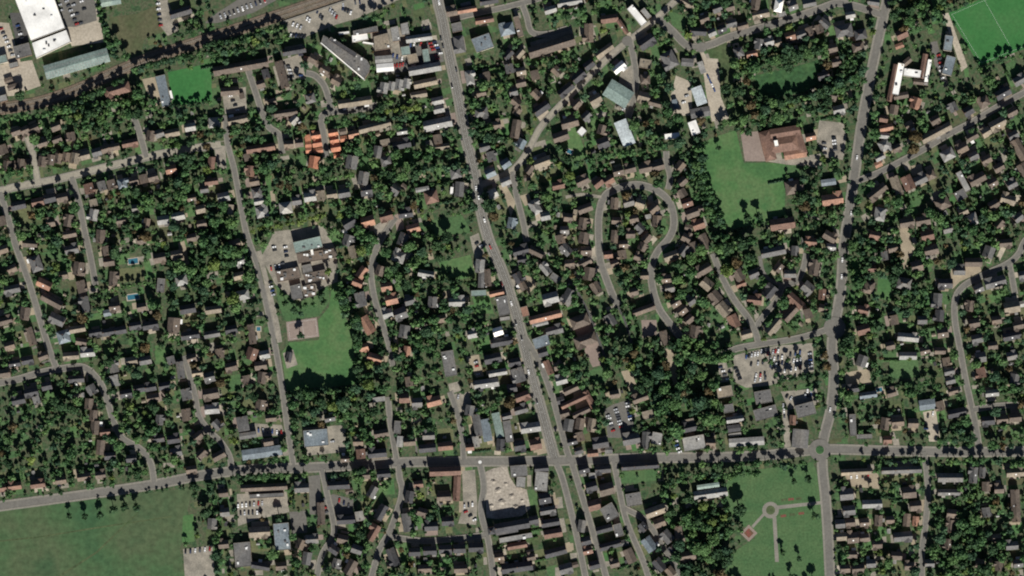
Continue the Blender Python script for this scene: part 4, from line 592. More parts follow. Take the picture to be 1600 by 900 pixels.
def roof_of(m, L, D, he, rise, kind, mat):
    o = .35; t = .18; l, d = L/2+o, D/2+o; z0 = he-o*rise/(D/2)+.02; zr = he+rise+.02
    if kind == 'h':
        r = max(L/2-D/2*.95, .01)
        B = [(-l,-d,z0),(l,-d,z0),(l,d,z0),(-l,d,z0)]; T = [(-r,0,zr),(r,0,zr)]
        m.face([B[0],B[1],T[1],T[0]], mat); m.face([B[2],B[3],T[0],T[1]], mat); m.face([B[1],B[2],T[1]], mat); m.face([B[3],B[0],T[0]], mat)
        m.face([B[3],B[2],B[1],B[0]], mat)
    else:
        for s in (-1, 1):
            A = [(-l,s*d,z0),(l,s*d,z0),(l,0,zr),(-l,0,zr)]; Bt = [(x,y,z+t) for x,y,z in A]
            F = [Bt, A[::-1], [A[0],A[1],Bt[1],Bt[0]], [A[1],A[2],Bt[2],Bt[1]], [A[3],A[0],Bt[0],Bt[3]]]
            for f in F: m.face(f if s < 0 else f[::-1], mat)
def flat_poly(parent, P, c, h, label_seed=0, nv=None):
    """flat-roofed block: brick walls, parapet, sunk roof deck and roof lights; P in metres relative to the parent"""
    A = np.array(P); area = .5*sum(A[i][0]*A[(i+1) % len(A)][1]-A[(i+1) % len(A)][0]*A[i][1] for i in range(len(A)))
    if area < 0: A = A[::-1]; area = -area
    cen = A.mean(0); I = A+(cen-A)*np.minimum(.35/np.maximum(np.linalg.norm(A-cen, axis=1), .1), .4)[:, None]
    n = len(A); m = MB()
    for i in range(n):
        a, b = A[i], A[(i+1) % n]; m.face([(*a,0),(*b,0),(*b,h),(*a,h)], 'brick' if c not in 'wmu' else 'render_wall')
    m.build('wall', parent)
    m = MB(); m.face([(*p, h-.3) for p in I], 'roof_'+c)
    pm = 'pavement' if c not in 'w' else 'roof_l'
    for i in range(n):
        j = (i+1) % n; m.face([(*A[i],h),(*A[j],h),(*I[j],h),(*I[i],h)], pm); m.face([(*I[i],h),(*I[j],h),(*I[j],h-.3),(*I[i],h-.3)], pm)
    roof = m.build('roof', parent)
    if area > 700 and n == 4:                                                   # sheet seams across big roofs
        q = [lerp(tuple(I[a]), tuple(I[b]), .0) for a, b in ((0, 1), (1, 2), (2, 3), (3, 0))]
        for f in np.linspace(.1, .9, 7):
            a, b = np.array(lerp(q[0], q[1], f)), np.array(lerp(q[3], q[2], f)); t = (b-a)/np.linalg.norm(b-a); nn = np.array([-t[1], t[0]])*.22
            v = MB(); P4 = [a-nn, b-nn, b+nn, a+nn]; v.face([(*p, h-.2) for p in P4], 'roof_l')
            for e in range(4): v.face([(*P4[e], h-.3), (*P4[(e+1) % 4], h-.3), (*P4[(e+1) % 4], h-.2), (*P4[e], h-.2)], 'roof_l')
            v.build('roof_seam', roof)
    k = nv if nv is not None else min(9, int(area/90))
    for _ in range(k):
        t = RNG.random(3); p = cen+(A[RNG.integers(n)]-cen)*(.15+.6*t[0]); s = .5+.9*t[1]; q = .5+.7*t[2]
        v = MB(); v.box(p[0]-s, p[0]+s, p[1]-q, p[1]+q, h-.3, h+.25+.5*t[2], 'white_upvc' if t[0] > .45 else ('roof_g' if c != 'w' else 'roof_k')); v.build('roof_light', roof)
def place(name, x, y, a):
    o = link(name, None); o.location = (*W(x, y), 0); o.rotation_euler = (0, 0, math.radians(a)); return o
def pitched(parent, L, D, he, pitch, kind, c, chim=0, wallm='brick', off=(0, 0, 0), names=('wall', 'roof'), rot=0):
    rise = D/2*math.tan(math.radians(pitch)); m = MB(); wall_of(m, L, D, he, rise, kind != 'h', wallm); w = m.build(names[0], parent)
    m = MB(); roof_of(m, L, D, he, rise, kind, 'roof_'+c); r = m.build(names[1], parent)
    for o in (w, r): o.location = off; o.rotation_euler = (0, 0, rot)
    for i in range(chim):
        v = MB(); cx = -L/2+.7 if chim == 1 else -L/2+.6+(L-1.2)*i/(chim-1)
        if kind == 'h': cx *= .45
        v.box(cx-.3, cx+.3, -.45, .45, he+rise-.8, he+rise+1.0, 'brick')
        for s in (-.22, .22): v.box(cx-.13, cx+.13, s-.13, s+.13, he+rise+1.0, he+rise+1.35, 'roof_t')
        v.build('chimney', r)
    return r
def near_road(x, y):
    best = None
    for i, (nm, ph, w, mt, Q, n, z) in enumerate(RD):
        if nm in ('court_drive', 'footpath', 'conifer_path', 'yard_track', 'school_drive', 'crescent_stub'): continue
        D2 = (Q[:, 0]-x)**2+(Q[:, 1]-y)**2; k = int(D2.argmin())
        if best is None or D2[k] < best[0]: best = (float(D2[k]), i, k)
    return best
BUILT = []        # (object, x, y, category word, colour word)
M_TMP = M_ROAD.copy()
for nm, lb, cat, parts in COMPOUND:
    if not parts: continue
    pts = [p for q in parts if q[0] == 'poly' for p in q[1]] + [(q[1], q[2]) for q in parts if q[0] != 'poly']
    cx, cy = sum(p[0] for p in pts)/len(pts), sum(p[1] for p in pts)/len(pts)
    root = place(nm, cx, cy, 0); tag(root, lb, cat); wx, wy = W(cx, cy)
    for k, q in enumerate(parts):
        if q[0] == 'poly':
            paint(M_BLD, q[1]); flat_poly(root, [(W(*p)[0]-wx, W(*p)[1]-wy) for p in q[1]], q[2], q[3]-.07*k, nv=14 if nm == 'middle_school' and q[2] == 'b' else None)
        elif q[0] == 'shed':
            _, x, y, L, D, a, c, h = q; paint(M_BLD, rect(x, y, L, D, a)); sub = (W(x, y)[0]-wx, W(x, y)[1]-wy, 0)
            r = pitched(root, L*S, D*S, h, 12, 'g', c, 0, 'render_wall', sub, rot=math.radians(a))
            sl = MB(); LL, DD = L*S, D*S
            for i in range(26):                                               # pale roof-light strips on both slopes
                x0 = -LL/2+LL*(i+.5)/26
                for s, u0, u1 in ((-1, .15, .42), (-1, .55, .85), (1, .3, .6)):
                    f = lambda u: (s*DD/2*u, h+DD/2*math.tan(math.radians(12))*(1-u)+.24)
                    (ya, za), (yb, zb) = f(u0), f(u1); P = [(x0-.35, ya, za), (x0+.35, ya, za), (x0+.35, yb, zb), (x0-.35, yb, zb)]
                    sl.face(P[::-1] if s < 0 else P, 'roof_l')
            so = sl.build('roof_light_strips', r); so['kind'] = 'stuff'
        else:
            _, x, y, L, D, a, c, h = q; paint(M_BLD, rect(x, y, L, D, a)); sub = np.array(W(x, y))-np.array((wx, wy))
            if c[1] == 'f':
                R = np.array(rect(x, y, L, D, a)); flat_poly(root, [(W(*p)[0]-wx, W(*p)[1]-wy) for p in R], c[0], h-.07*k, nv=2)
            else: pitched(root, L*S, D*S, h-.06*k, (24 if cat == 'school' else 38)-1.3*k, c[1], c[0], 1 if cat not in ('school',) else 0, 'brick', (*sub, 0), rot=math.radians(a))
PLOTS = []
for bi, (x, y, w, d, a, code, extra) in enumerate(BL):
    if not (-20 < x < 1620 and -16 < y < 916): continue
    if extra >= 2:                                                             # square the house up to its street
        extra -= 2; d2, i, k = near_road(x, y); Q = RD[i][4]
        if d2 < 55**2:
            t = Q[min(k+2, len(Q)-1)]-Q[max(k-2, 0)]; th = math.degrees(math.atan2(-t[1], t[0])); a = th+90*round((a-th)/90)+random.uniform(-2.5, 2.5)
    ok = False
    for tr in range(9):                                                       # step back off the road, shrink off neighbours
        sl, ins = poly_mask(rect(x, y, w+1, d+1, a)); tot = max(ins.sum(), 1)
        ro = (M_ROAD[sl] & ins).sum()/tot; bo = (M_BLD[sl] & ins).sum()/tot
        if ro < .02 and bo < .02: ok = True; break
        if ro >= .02:
            _, i, k = near_road(x, y); v = np.array([x, y])-RD[i][4][k]; v /= max(np.linalg.norm(v), .5); x += v[0]*1.6; y += v[1]*1.6
        if bo >= .02: w *= .93; d *= .93
        if tr > 3 and (extra and bo > .1): break
    if not ok: continue
    paint(M_BLD, rect(x, y, w, d, a))
    c, k = code[0], code[1]; L, D = w*S, d*S
    small = w*d < 115; long_ = w >= 34 and k == 'g'
    nm = 'garage' if small else 'terraced_row' if long_ else {'g': 'house', 'h': 'house', 'f': 'flat_roofed_building', 's': 'workshop'}[k]
    root = place(nm, x, y, a)
    he = 2.6 if small else random.uniform(5.2, 6.0)
    ext = False
    if k == 'f': flat_poly(root, [(-L/2,-D/2),(L/2,-D/2),(L/2,D/2),(-L/2,D/2)], c, 3.2 if small else random.uniform(5, 7))
    elif k == 's': pitched(root, L, D, 3 if small else random.uniform(4.5, 6), 14, 'g', c, 0, 'render_wall')
    else:
        pt = random.uniform(39, 44) if D < 9 else random.uniform(36, 39)
        r = pitched(root, L, D, he, 24 if small else pt, k, c, 0 if small else (max(2, int(w/13)) if long_ else random.choice([0, 1, 1, 2])), random.choice(['brick', 'brick', 'render_wall']))
        if not small and not long_ and random.random() < .55 and D > 6:          # cross wing
            s = random.choice((-1, 1)); e = random.choice((-1, 1)); wl, wd = D*.62, min(L*.42, D*.8)
            ex, ey = e*(L/2-wd/2-.35), s*(D/2-wl/2+random.uniform(.9, 2.2))
            sl, ins = poly_mask(rect(*[ (lambda p: (p[0]/S+x, y-p[1]/S))((ex*math.cos(math.radians(a))-ey*math.sin(math.radians(a)), ex*math.sin(math.radians(a))+ey*math.cos(math.radians(a)))) ][0], wd/S, wl/S, a))
            pitched(root, wl, wd, he-.12, pt-2, 'g', c, 0, 'brick', (ex, ey, 0), ('wing_wall', 'wing_roof'), math.radians(90))
            ext = True
        if not small and not ext and random.random() < .55:                   # flat or glazed rear extension
            s = random.choice((-1, 1)); n = max(1, int(w/15)) if long_ else 1
            for q in range(n):
                ew, ed = random.uniform(2.4, 4.2), random.uniform(1.6, 3.0); ex = random.uniform(-L/2+ew/2+.2, L/2-ew/2-.2) if n == 1 else -L/2+L*(q+.5)/n
                v = MB(); y0, y1 = sorted((s*D/2, s*(D/2+ed))); v.box(ex-ew/2, ex+ew/2, y0, y1, 0, 2.5, 'brick'); y0, y1 = sorted((s*(D/2+.37), s*(D/2+ed+.2)))
                v.box(ex-ew/2-.15, ex+ew/2+.15, y0, y1, 2.5, 2.68, random.choice(['roof_g', 'roof_l', 'white_upvc', 'roof_k', 'roof_l'])); v.build('extension', root)
        if not small and random.random() < .12 and k == 'g':                    # rooflight on the slope
            f = .5; rise = D/2*math.tan(math.radians(pt)); v = MB(); zz = he+rise*(1-f)+.26
            tl = math.tan(math.radians(pt)); v.face([(-.6, -D/2*f-.5, zz-.5*tl), (.6, -D/2*f-.5, zz-.5*tl), (.6, -D/2*f+.5, zz+.5*tl), (-.6, -D/2*f+.5, zz+.5*tl)], 'white_upvc'); v.build('rooflight', r)
    BUILT.append((root, x, y, {'garage': 'garage', 'house': 'house', 'terraced_row': 'terrace', 'flat_roofed_building': 'building', 'workshop': 'workshop'}[nm], c, k, w*d))
    if nm in ('house', 'terraced_row'): PLOTS.append((x, y, w, d, a))
# labels: every building is counted along its street, side by side
SIDE = {}
for rec in BUILT:
    o, x, y, cat, c, k, ar = rec; _, i, kk = near_road(x, y); nm, ph, w, mt, Q, n, z = RD[i]
    t = Q[min(kk+1, len(Q)-1)]-Q[max(kk-1, 0)]; vert = abs(Q[-1][1]-Q[0][1]) > abs(Q[-1][0]-Q[0][0])
    side = ('left' if x < Q[kk][0] else 'right') if vert else ('upper' if y < Q[kk][1] else 'lower')
    flip = (Q[-1][1] < Q[0][1]) if vert else (Q[-1][0] < Q[0][0])
    SIDE.setdefault((i, side, vert), []).append((-kk if flip else kk, y if vert else x, rec))
for (i, side, vert), L_ in SIDE.items():
    L_.sort(key=lambda q: (q[0], q[1]))
    for j, (_, _, (o, x, y, cat, c, k, ar)) in enumerate(L_):
        form = {'g': '', 'h': 'hipped ', 'f': 'flat ', 's': 'low '}[k]
        end = 'top' if vert else 'left'
        col = ROOFC[c][0]
        what = {'terrace': 'terraced row', 'building': 'building'}.get(cat, cat)
        tag(o, f'{col}-roofed {form}{what}, {ordinal(j+1)} from the {end}, {side} side of {RD[i][1]}', cat, 'houses along the streets' if cat == 'house' else {'garage': 'small outbuildings', 'terrace': 'terraced rows', 'building': 'flat-roofed town buildings', 'workshop': 'sheds and workshops'}[cat])
# the 300 largest houses stay things; the smaller ones, mostly hidden between gardens, are one mass
houses = sorted([b for b in BUILT if b[3] == 'house'], key=lambda b: -b[6])
import mathutils
def merge_away(roots, name, label, cat):
    big = MB()
    def walk(o, M):
        M = M @ mathutils.Matrix.LocRotScale(o.location, o.rotation_euler, o.scale)
        if o.data:
            names = [q.name for q in o.data.materials]
            for p in o.data.polygons: big.face([tuple(M @ o.data.vertices[i].co) for i in p.vertices], names[p.material_index])
        for ch in KIDS.get(o.name, []): walk(ch, M)
        DEAD.append(o)
    KIDS = {}; DEAD = []
    for o in C.objects:
        if o.parent: KIDS.setdefault(o.parent.name, []).append(o)
    for r in roots: walk(r, mathutils.Matrix())
    bpy.data.batch_remove(DEAD)
    return tag(big.build(name), label, cat, kind='stuff')
gone = [b[0] for b in houses[300:]]
print('BUILDINGS', len(BUILT), {q: sum(1 for b in BUILT if b[3] == q) for q in set(b[3] for b in BUILT)})
merge_away(gone, 'small_houses', 'small brown and grey roofed houses filling the streets between the larger ones', 'houses')

# ------------------------------------------------------------------ gardens: lawns, patios and drives of the plots
GCOL = []
gm = MB()
def garden_patch(pts, mat):
    sl, ins = poly_mask(pts)
    if ins.size == 0 or ins.sum() == 0: return
    if (M_PAVED[sl] & ins).sum() > .5*ins.sum() or (M_LAWN[sl] & ins).sum() > .5*ins.sum(): return
    b = (sl[0].start, sl[0].stop, sl[1].start, sl[1].stop)
    used = {q[1] for q in GCOL if q[0][0] < b[1] and b[0] < q[0][1] and q[0][2] < b[3] and b[2] < q[0][3]}
    lv = next(i for i in range(99) if i not in used); GCOL.append((b, lv))
    if lv > 6: return
    gm.face([(*W(*p), .004+.004*lv) for p in pts[::-1]], mat)
    return True
HEDGE_AT = []
for (x, y, w, d, a) in PLOTS:
    _, i, k = near_road(x, y); v = RD[i][4][k]-np.array([x, y]); v = v/max(np.linalg.norm(v), 1)
    ax = [(math.cos(math.radians(a)), -math.sin(math.radians(a))), (math.sin(math.radians(a)), math.cos(math.radians(a)))]
    dots = [v[0]*q[0]+v[1]*q[1] for q in ax]; j = 0 if abs(dots[0]) > abs(dots[1]) else 1
    f = np.array(ax[j])*(1 if dots[j] > 0 else -1); half, wid = ((w, d) if j == 0 else (d, w)); half /= 2
    fa = math.degrees(math.atan2(-f[1], f[0])); wid += random.uniform(1, 5)
    c0 = np.array([x, y]); sd = np.array([-f[1], f[0]])
    dep = random.uniform(12, 26); off = random.uniform(-2, 2); HEDGE_AT.append((*(c0-f*(half+dep/2)+sd*(wid/2+1)*random.choice((-1, 1))), dep+3, fa))
    garden_patch(rect(*(c0-f*(half+dep/2+random.uniform(0, 3))+sd*off), dep, wid, fa), random.choices(['lawn_mid', 'lawn_fresh', 'lawn_dry', 'rough_grass', 'pasture'], [4, 2, 3, 3, 2])[0])
    if random.random() < .7: garden_patch(rect(*(c0-f*(half+2.2)+sd*random.uniform(-3, 3)), random.uniform(3, 6), wid*random.uniform(.5, 1), fa), random.choice(['patio', 'patio', 'gravel', 'tan_concrete']))
    if random.random() < .95: garden_patch(rect(*(c0+f*(half+4)+sd*random.uniform(-4, 4)), random.uniform(6, 9), wid*random.uniform(.45, 1), fa), random.choice(['patio', 'patio', 'gravel', 'gravel', 'tan_concrete', 'lawn_mid', 'court_pink']))
    if random.random() < .3: garden_patch(rect(*(c0+sd*(wid/2+2.5)), random.uniform(8, 14), 3.5, fa), random.choice(['patio', 'gravel', 'tarmac']))
for _ in range(2600):                                                          # further lawns and yards of plots behind the streets
    x, y = random.uniform(0, 1600), random.uniform(0, 900)
    if at(M_BLD, x, y) or at(M_ROAD, x, y) or at(M_PAVED, x, y) or at(M_LAWN, x, y): continue
    a = default_angle(x, y)+random.choice((0, 90))+random.uniform(-4, 4); w, d = random.uniform(8, 20), random.uniform(6, 11)
    garden_patch(rect(x, y, w, d, a), random.choices(['lawn_mid', 'lawn_fresh', 'lawn_dry', 'rough_grass', 'patio', 'gravel', 'pasture'], [6, 4, 5, 2, 3, 1, 2])[0])
go = gm.build('garden_ground'); tag(go, 'patchwork of small lawns, patios and drives around the houses', 'gardens', kind='structure')
# garden pools
for i, (x, y, w, d, a) in enumerate([(208,408,15,8,8), (208,464,18,8,8), (890,237,8,6,-20), (1374,609,9,6,10), (404,514,6,6,0)]):
    root = place('garden_pool', x, y, a); tag(root, ['covered blue garden pool with pale paving in upper left gardens', 'long dark blue pool with pale surround below it in left gardens', 'small turquoise pool on the lawn below diagonal road', 'small blue pool right of the cluttered building plot', 'small round-cornered turquoise pool left of the long street'][i], 'pool', 'garden pools')
    L, D = w*S, d*S; m = MB(); e = .9
    for q in ((-L/2-e, L/2+e, -D/2-e, -D/2), (-L/2-e, L/2+e, D/2, D/2+e), (-L/2-e, -L/2, -D/2, D/2), (L/2, L/2+e, -D/2, D/2)): m.box(*q, 0, .16, 'tan_concrete')
    m.build('coping', root); m = MB(); m.face([(-L/2,-D/2,.09),(L/2,-D/2,.09),(L/2,D/2,.09),(-L/2,D/2,.09)], 'pool_water'); m.build('water', root)
    paint(M_PAVED, rect(x, y, w+4, d+4, a))

# ------------------------------------------------------------------ landmarks used to say which tree, car or shed is meant
LM = [(70,40,'the white warehouse'),(120,100,'the metal shed'),(184,141,'the lone red-brown hall'),(256,142,'the clubhouse'),(205,50,'the brown paddock'),(300,135,'the small sports green'),(300,65,'the railway bend'),(400,60,'the railway embankment'),(480,40,'the station car park'),(377,110,'the long upper flats'),(540,90,'the diagonal office'),(620,60,'the tan commercial roofs'),(650,85,'the car forecourt'),(755,68,'the blue-grey workshop'),(862,73,'the long brown flats'),(905,120,'the dark diagonal terrace'),(1000,30,'the white-roofed hall'),(966,147,'the ribbed shed'),(1080,150,'the builders yard'),(1140,120,'the rough grass strip'),(1230,120,'the enclosed meadow'),(1330,50,'the upper right corner houses'),(1395,25,'the upper right junction'),(1425,120,'the E-shaped building'),(1540,40,'the football pitch'),(1560,150,'the right diagonal terraces'),
 (50,240,'the upper left close'),(100,280,'the pale road bend'),(200,255,'the pale road middle'),(290,230,'the pale road end'),(60,340,'the far left houses'),(147,336,'the short left street'),(230,330,'the wooded left gardens'),(330,300,'the long street top'),(405,320,'the grey villas'),(440,285,'the brown hedge gardens'),(508,230,'the orange-roofed houses'),(590,240,'the dark upper terraces'),(560,290,'the grey double villas'),(700,225,'the pale-roofed upper villa'),(660,330,'the square lawn'),(765,325,'the great dark tree'),(820,230,'the diagonal road foot'),(890,225,'the turquoise pool'),(976,208,'the white-roofed shed'),(1030,230,'the crescent top spur'),(990,330,'the crescent loop middle'),(905,340,'the crescent left arm'),(1085,330,'the crescent right houses'),(1160,290,'the large school field'),(1225,225,'the red-brown school'),(1238,293,'the brown hipped pavilion'),(1300,220,'the school car park'),(1380,225,'the right road villas'),(1460,210,'the tan diagonal terrace'),(1540,290,'the right edge yards'),(1410,290,'the red-brown corner house'),
 (40,410,'the sandy left drive'),(120,420,'the short street end'),(208,440,'the two garden pools'),(280,440,'the left pale villa'),(60,500,'the far left street foot'),(190,515,'the dark detached row'),(300,505,'the left flats'),(368,430,'the upper long street villas'),(480,420,'the flat-roofed school'),(475,515,'the pink games court'),(500,570,'the left school field'),(580,400,'the narrow lane top'),(600,470,'the bright orange-roofed houses'),(640,450,'the central woodland gardens'),(715,420,'the rounded lawn'),(700,472,'the hidden large house'),(790,480,'the main road shops'),(830,420,'the bright gravel drive'),(880,465,'the grey-green roofed villa'),(910,515,'the brown hipped halls'),(940,430,'the crescent left foot'),(985,500,'the conifer rows'),(1050,450,'the crescent tail houses'),(1130,385,'the cul-de-sac wood'),(1125,470,'the cul-de-sac houses'),(1210,430,'the courtyard close'),(1230,500,'the close lower houses'),(1310,420,'the middle right road'),(1360,450,'the brown hipped villa'),(1430,400,'the long sandy drive'),(1412,443,'the grey hipped villa'),(1500,430,'the right-hand bend'),(1580,480,'the right edge houses'),(1480,510,'the bending street houses'),
 (50,610,'the left edge road houses'),(60,680,'the lower left wood'),(150,640,'the winding street'),(230,610,'the lower left dark row'),(230,660,'the lower left garden trees'),(300,620,'the garden street'),(350,600,'the curved-edge lawn'),(400,640,'the long street foot'),(410,707,'the long blue-grey hall'),(494,684,'the square blue-grey roof'),(500,630,'the wood below the school field'),(590,640,'the short bottom lane'),(702,568,'the flat grey office'),(770,600,'the pale central hall'),(790,630,'the brown central tree'),(900,630,'the red tiled courtyard'),(960,650,'the three-row car park'),(850,650,'the twin high street shops'),(940,590,'the small square lawn'),(1040,590,'the dense central wood'),(1132,612,'the tan flat roof'),(1210,570,'the large town car park'),(1250,625,'the smaller car park'),(1166,690,'the long pale hall'),(1281,703,'the roundabout'),(1340,590,'the cluttered building plot'),(1345,670,'the L-shaped flats'),(1448,650,'the pale forecourt'),(1540,600,'the right lower houses'),(1500,650,'the right cross street corner'),
 (60,760,'the lower left red houses'),(130,800,'the common roadside'),(230,800,'the common right side'),(300,830,'the small bowling green'),(410,760,'the long tiled row'),(440,838,'the large blue-grey store'),(520,790,'the service yard'),(590,740,'the bottom left corner trees'),(590,830,'the bottom street terraces'),(695,750,'the town hall'),(690,850,'the bottom dark row'),(790,770,'the demolition site'),(800,824,'the church'),(880,800,'the lower main street shops'),(940,800,'the lower high street shops'),(994,742,'the long pale shops'),(1110,770,'the pale park hall'),(1090,830,'the park wood'),(1204,797,'the round flower bed'),(1170,833,'the square flower bed'),(1340,750,'the tan terrace court'),(1410,750,'the lower right terraces'),(1484,757,'the paired grey terraces'),(1340,830,'the bottom right houses'),(1530,800,'the bottom right wood'),(1586,790,'the right bottom row'),(1440,860,'the bottom right street')]
LMA = np.array([q[:2] for q in LM], float)
def nearest_lm(x, y): return int(((LMA-np.array([x, y]))**2).sum(1).argmin())
def label_by_landmark(items, phrase, cat, group):
    """items: (object, x, y, adjective); counted from the left around each landmark"""
    G = {}
    for it in items: G.setdefault((nearest_lm(it[1], it[2]), it[3]), []).append(it)
    for (k, adj), L_ in G.items():
        L_.sort(key=lambda q: q[1])
        for j, (o, x, y, ad) in enumerate(L_):
            t = f'{ad} {phrase} by {LM[k][2]}' + (f', {ordinal(j+1)} of {len(L_)} from left' if len(L_) > 1 else '')
            tag(o, t, cat, group)

# ------------------------------------------------------------------ cars
def car_mesh(col, van=False):
    m = MB(); p = 'paint_'+col
    L, Wd, H = (2.5, .98, 2.1) if van else (2.15, .88, 1.42)
    prof = [(-L,.35),(-L,.85),(-L*.92,1.85 if van else .95),(-L*.86,H) if van else (-L*.62,H-.06),(L*.42,H) if van else (L*.12,H),(L*.62,1.05) if van else (L*.42,.98),(L*.95,.82),(L,.6),(L,.35)]
    y = [Wd, Wd, Wd*.97, Wd*.86, Wd*.86, Wd*.95, Wd*.93, Wd*.9, Wd*.95]
    n = len(prof); Lf = [(x, -q, z) for (x, z), q in zip(prof, y)]; Rt = [(x, q, z) for (x, z), q in zip(prof, y)]
    for i in range(n-1):
        m.face([Lf[i], Rt[i], Rt[i+1], Lf[i+1]][::-1], 'glass' if i == 4 or (i == 2 and not van) else p)
    m.face(Lf, p); m.face(Rt[::-1], p)
    for s in (-1, 1):
        if not van: m.face([(-L*.55, s*(Wd*.92+.03), 1.0), (L*.3, s*(Wd*.93+.03), 1.0), (L*.08, s*(Wd*.86+.03), H-.1), (-L*.5, s*(Wd*.86+.03), H-.14)][::s*-1 if s > 0 else 1], 'glass')
        for x in (-L*.62, L*.62):
            P = [(x+.33*math.cos(t*math.pi/4), s*(Wd+.02), .33+.33*math.sin(t*math.pi/4)) for t in range(8)]; m.face(P if s < 0 else P[::-1], 'tyre')
            m.box(x-.28, x+.28, *sorted((s*Wd*.7, s*Wd*.97)), 0, .4, 'tyre')
    return m.mesh('car_body')
CARM = {c: car_mesh(c) for c in PAINT}; VANM = car_mesh('white', True)
CARCOL = ['white', 'silver', 'black', 'dark grey', 'blue', 'red', 'dark blue']; CARWT = [26, 20, 20, 14, 6, 8, 6]
cars = []
def car(x, y, ang, col=None, van=False):
    if len(cars) >= 300 or not (0 < x < 1600 and 0 < y < 900) or at(M_BLD, x, y): return
    for c in cars:
        if abs(c[1]-x) < 7 and abs(c[2]-y) < 7 and math.hypot(c[1]-x, c[2]-y) < 4.1: return
    col = col or random.choices(CARCOL, CARWT)[0]
    o = link('van' if van else 'parked_car', VANM if van else CARM[col]); o.location = (*W(x, y), float(at(ZMAP, x, y))+.005); o.rotation_euler = (0, 0, math.radians(ang))
    cars.append((o, x, y, ('white' if van else col)))
ROWS = [((104,2),(120,38),6,20),((112,1),(127,36),6,20),((93,8),(98,24),3,20),((128,2),(132,14),2,20),((2,45),(20,86),7,15),((28,40),(34,60),4,15),((247,6),(251,40),5,10),((272,46),(276,38),2,30),
 ((458,38),(470,43),3,70),((476,27),(488,34),4,70),((496,18),(506,32),5,70),((516,15),(526,27),4,70),((536,13),(548,20),4,70),((536,7),(562,3),5,100),((454,55),(476,57),6,60),((345,26),(420,-2),12,110),
 ((642,70),(668,67),6,80),((672,68),(684,92),6,10,'red'),((679,66),(690,88),6,10),((614,87),(628,92),3,80,'blue'),((616,104),(634,99),5,80,'red'),((450,104),(456,120),4,0),((464,108),(470,118),3,0),
 ((424,419),(443,415),7,100),((428,386),(431,396),3,10),((422,438),(428,464),9,15),((446,386),(448,400),3,10),((440,404),(442,412),2,10),
 ((1166,557),(1184,553),5,80),((1174,569),(1192,566),6,80),((1200,552),(1216,548),5,80),((1204,571),(1222,567),5,80),((1226,579),(1250,574),8,80),((1178,588),(1198,584),7,80),((1180,594),(1196,591),5,80),((1265,548),(1268,577),7,10),((1190,549),(1196,547),2,80),((1204,562),(1222,558),4,80),((1230,566),(1256,561),6,80),((1150,576),(1156,592),4,15),((1228,556),(1250,550),4,80),
 ((1230,619),(1242,626),3,60),((1258,618),(1272,617),4,90),((1262,610),(1276,609),4,90),((1224,634),(1226,650),3,90),((1126,574),(1136,592),4,10),
 ((949,646),(958,673),8,15),((962,640),(972,671),8,15),((980,630),(985,655),6,15),((1466,80),(1474,128),9,15),((1288,224),(1289,240),3,0),((1303,215),(1305,234),5,10),
 ((738,377),(752,384),3,20),((1446,664),(1448,676),3,0),((1056,690),(1062,706),4,20),((372,790),(410,786),7,90),((376,802),(408,800),6,90),((726,790),(738,788),3,90),((728,800),(742,812),3,20),((505,780),(510,800),4,20),((530,782),(545,790),3,80),((404,672),(440,676),6,90),((505,670),(520,690),3,10),((1068,160),(1078,140),3,20),((1106,120),(1116,140),4,110),((960,150),(975,170),2,30),((290,862),(328,858),6,85),((1450,650),(1458,646),2,80),((744,566),(748,584),4,15),((716,620),(730,616),3,80),((1330,744),(1366,744),5,90),((360,150),(372,172),4,10),((760,756),(756,790),0,90)]
for r in ROWS:
    for i in range(r[2]):
        t = i/max(r[2]-1, 1); x, y = r[0][0]+(r[1][0]-r[0][0])*t, r[0][1]+(r[1][1]-r[0][1])*t
        if random.random() < .9: car(x+random.uniform(-.3, .3), y+random.uniform(-.3, .3), r[3]+random.choice((0, 180))+random.uniform(-3, 3), r[4] if len(r) > 4 and random.random() < .7 else None)
def road_car(ri, x, y, van=False, col=None):
    nm, ph, w, mt, Q, n, z = RD[ri]; k = int(((Q-np.array([x, y]))**2).sum(1).argmin()); t = Q[min(k+1, len(Q)-1)]-Q[max(k-1, 0)]
    car(x, y, math.degrees(math.atan2(-t[1], t[0]))+random.choice((0, 180)), col, van)
RI = {q[0]: i for i, q in enumerate(RD)}
for nm, L_ in {'main_road': [(689,60,'black'),(692,72,'black'),(686,4,'white'),(706,134,'black'),(713,109,'black'),(721,216,'black'),(726,241,'black'),(744,294,'white'),(748,308,'white'),(757,344,'white'),(766,386,'red'),(784,444,'red'),(799,474,'white'),(806,504,'black'),(815,528,'black'),(826,581,'white'),(839,627,'black')],
               'right_road': [(1339,246,'white'),(1330,333,'white'),(1316,406,'white'),(1315,432,'white'),(1357,160,'black'),(1297,640,'white'),(1287,660,'silver'),(1292,817,'white')], 'cross_road': [(480,732,'red'),(690,716,'white'),(1307,707,'white'),(1378,702,'white'),(1394,707,'white'),(300,744,'white'),(560,725,'red'),(900,722,'black')],
               'high_street': [(868,661,'white'),(878,688,'dark blue'),(880,700,'silver')], 'cul_de_sac': [(1163,493,'white')], 'diagonal_road': [(937,112,'red'),(890,164,'red')], 'works_street': [(988,125,'red')], 'upper_road': [(1256,22,'white'),(1264,19,'red'),(1272,16,'red'),(1165,48,'black'),(1318,8,'black'),(1330,14,'black')], 'right_diagonal_road': [(1420,248,'white'),(1436,240,'silver'),(1458,224,'black'),(1464,221,'black'),(1489,209,'silver')]}.items():
    for x, y, c in L_: road_car(RI[nm], x, y, False, c)
for x, y, r in ((1165,495,'cul_de_sac'), (516,856,'back_street'), (1000,832,'park_street')): road_car(RI[r], x+3, y+1, True)
